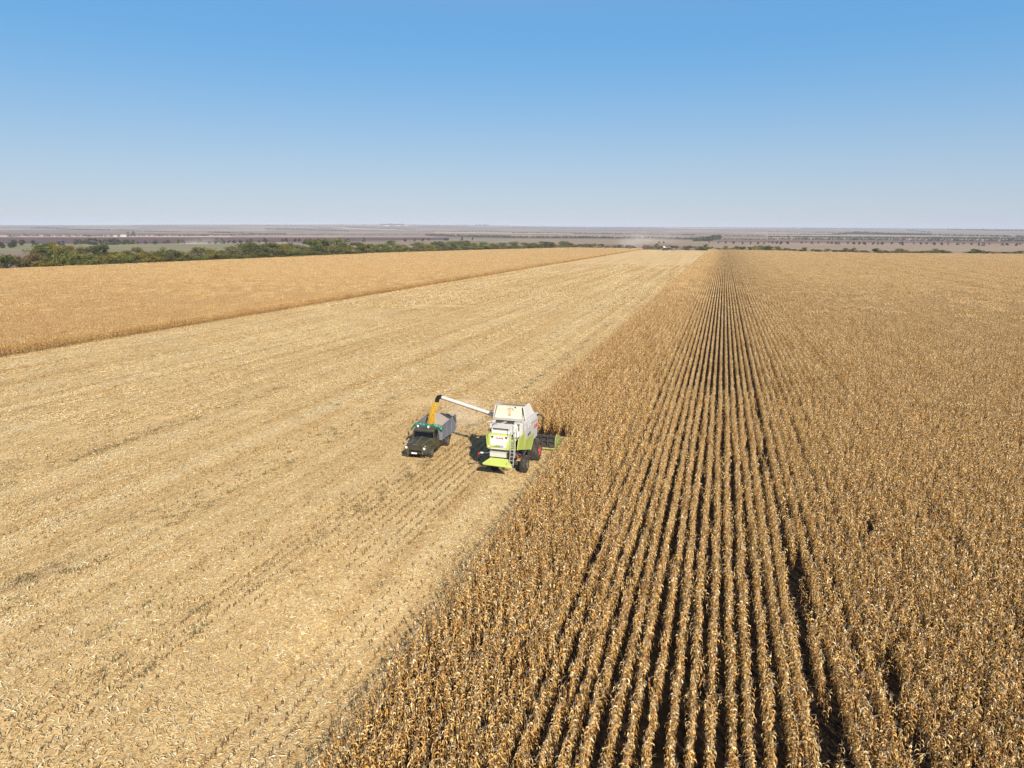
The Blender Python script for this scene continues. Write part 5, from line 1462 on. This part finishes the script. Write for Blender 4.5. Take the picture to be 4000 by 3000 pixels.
# the low sky is paler and greyer than a clear atmosphere: dust near the ground
tcw = nt.nodes.new('ShaderNodeTexCoord'); spw = nt.nodes.new('ShaderNodeSeparateXYZ'); nt.links.new(tcw.outputs['Generated'], spw.inputs[0])
_zs = [0.0, 0.06, 0.14, 0.28]; _cs = np.array([(4.15, 4.75, 5.8), (3.45, 4.6, 6.0), (2.15, 4.05, 6.4), (1.2, 3.3, 6.25)])
_pf = [np.polyfit(_zs, _cs[:, k], 3) for k in range(3)]
skr = ramp(nt, [(float(z), tuple(float(np.polyval(p_, z)) for p_ in _pf)) for z in np.linspace(0, 0.28, 12)] + [(0.6, (0.5, 1.7, 4.6))], spw.outputs['Z'])
mrw = N(nt, 'ShaderNodeMapRange'); mrw.inputs[1].default_value = 0.25; mrw.inputs[2].default_value = 0.7; mrw.inputs[3].default_value = 0.85; mrw.inputs[4].default_value = 0.0
nt.links.new(spw.outputs['Z'], mrw.inputs[0])
mxw = N(nt, 'ShaderNodeMix', data_type='RGBA')
nt.links.new(mrw.outputs[0], mxw.inputs[0]); nt.links.new(sky.outputs[0], mxw.inputs[6]); nt.links.new(skr.outputs[0], mxw.inputs[7])
nt.links.new(mxw.outputs[2], bg.inputs['Color']); nt.links.new(bg.outputs[0], ow.inputs['Surface'])


def volume_mat(name, col, density, noisy=None):
    m = bpy.data.materials.new(name); m.use_nodes = True
    nt = m.node_tree; nt.nodes.clear()
    out = nt.nodes.new('ShaderNodeOutputMaterial')
    v = nt.nodes.new('ShaderNodeVolumePrincipled')
    v.inputs['Color'].default_value = (*col, 1); v.inputs['Density'].default_value = density
    v.inputs['Density Attribute'].default_value = ''
    v.inputs['Anisotropy'].default_value = -0.35 if noisy else -0.1
    nt.links.new(v.outputs[0], out.inputs['Volume'])
    if noisy:
        tc = N(nt, 'ShaderNodeTexCoord')
        n1 = N(nt, 'ShaderNodeTexNoise', Scale=noisy, Detail=4.0, Roughness=0.6)
        nt.links.new(tc.outputs['Object'], n1.inputs['Vector'])
        ln = N(nt, 'ShaderNodeVectorMath', operation='LENGTH'); nt.links.new(tc.outputs['Object'], ln.inputs[0])
        fall = N(nt, 'ShaderNodeMapRange'); fall.inputs[1].default_value = 0.15; fall.inputs[2].default_value = 1.0; fall.inputs[3].default_value = 1; fall.inputs[4].default_value = 0
        nt.links.new(ln.outputs['Value'], fall.inputs[0])
        nr = N(nt, 'ShaderNodeMapRange'); nr.inputs[1].default_value = 0.38; nr.inputs[2].default_value = 0.68
        nt.links.new(n1.outputs['Fac'], nr.inputs[0])
        m1 = N(nt, 'ShaderNodeMath', operation='MULTIPLY'); nt.links.new(fall.outputs[0], m1.inputs[0]); nt.links.new(nr.outputs[0], m1.inputs[1])
        m2 = N(nt, 'ShaderNodeMath', operation='MULTIPLY'); m2.inputs[1].default_value = density; nt.links.new(m1.outputs[0], m2.inputs[0])
        nt.links.new(m2.outputs[0], v.inputs['Density'])
    else:
        try: m.cycles.homogeneous_volume = True
        except Exception: pass
    return m


hb = MB(); hb.box(-13500, 13500, -1200, 13500, -14, 84)
haze = hb.build('haze', volume_mat('haze_air', (0.80, 0.86, 1.0), 7.5e-5))
tag(haze, kind='stuff')


def dust(c, rad, density, label, col=(0.90, 0.83, 0.75), noisy=1.0):
    b = MB(); n, m = 12, 18
    V = [(math.sin(math.pi * i / n) * math.cos(2 * math.pi * j / m), math.sin(math.pi * i / n) * math.sin(2 * math.pi * j / m), math.cos(math.pi * i / n)) for i in range(n + 1) for j in range(m)]
    Fc = [(i * m + j, i * m + (j + 1) % m, (i + 1) * m + (j + 1) % m, (i + 1) * m + j) for i in range(n) for j in range(m)]
    b.add(V, Fc)
    o = b.build('dust_cloud', volume_mat('dust', col, density, noisy), loc=c); o.scale = rad
    tag(o, label, 'dust', kind='stuff')
    return o


cd = bpy.data.cameras.new('camera'); cam = bpy.data.objects.new('camera', cd); COL.objects.link(cam)
cd.sensor_width = 36.0; cd.lens = F / 4000 * 36; cd.clip_start = 0.5; cd.clip_end = 60000
mw = Matrix.Identity(4)
for i in range(3):
    mw[i][0], mw[i][1], mw[i][2], mw[i][3] = RIGHT[i], UP[i], -FWD[i], EYE[i]
cam.matrix_world = mw
scene.camera = cam

scene.view_settings.view_transform = 'Standard'; scene.view_settings.look = 'None'
scene.view_settings.exposure = 0.55; scene.view_settings.gamma = 1.0
scene.render.engine = 'CYCLES'
cy = scene.cycles
cy.max_bounces = 6; cy.diffuse_bounces = 1; cy.glossy_bounces = 3; cy.transmission_bounces = 4; cy.transparent_max_bounces = 8; cy.volume_bounces = 0
cy.use_denoising = True; cy.denoiser = 'OPENIMAGEDENOISE'; cy.denoising_input_passes = 'RGB_ALBEDO_NORMAL'; cy.denoising_prefilter = 'NONE'
cy.use_adaptive_sampling = False
scene.render.film_transparent = False
DC = (-22.6, 60.6, -SL * 60 + 2.5)
dust(DC, (3.0, 3.6, 1.9), 0.11, 'pale dust drifting behind the truck bed as grain is loaded', noisy=1.6)
p = at(2483, 974); dust((p[0], p[1], p[2] + 12), (32, 45, 16), 0.014, 'dust cloud at the far end of the stubble beside the dark truck', noisy=1.0)
p = ground_at(2580, 950); dust((p[0], p[1], p[2] + 10), (60, 60, 18), 0.006, 'thin dust drifting over the plain behind the far white combine', noisy=1.0)
p = ground_at(790, 955); dust((p[0], p[1], p[2] + 4), (55, 40, 9), 0.008, 'low pale dust streak on the plain beyond the left windbreak', noisy=1.0)
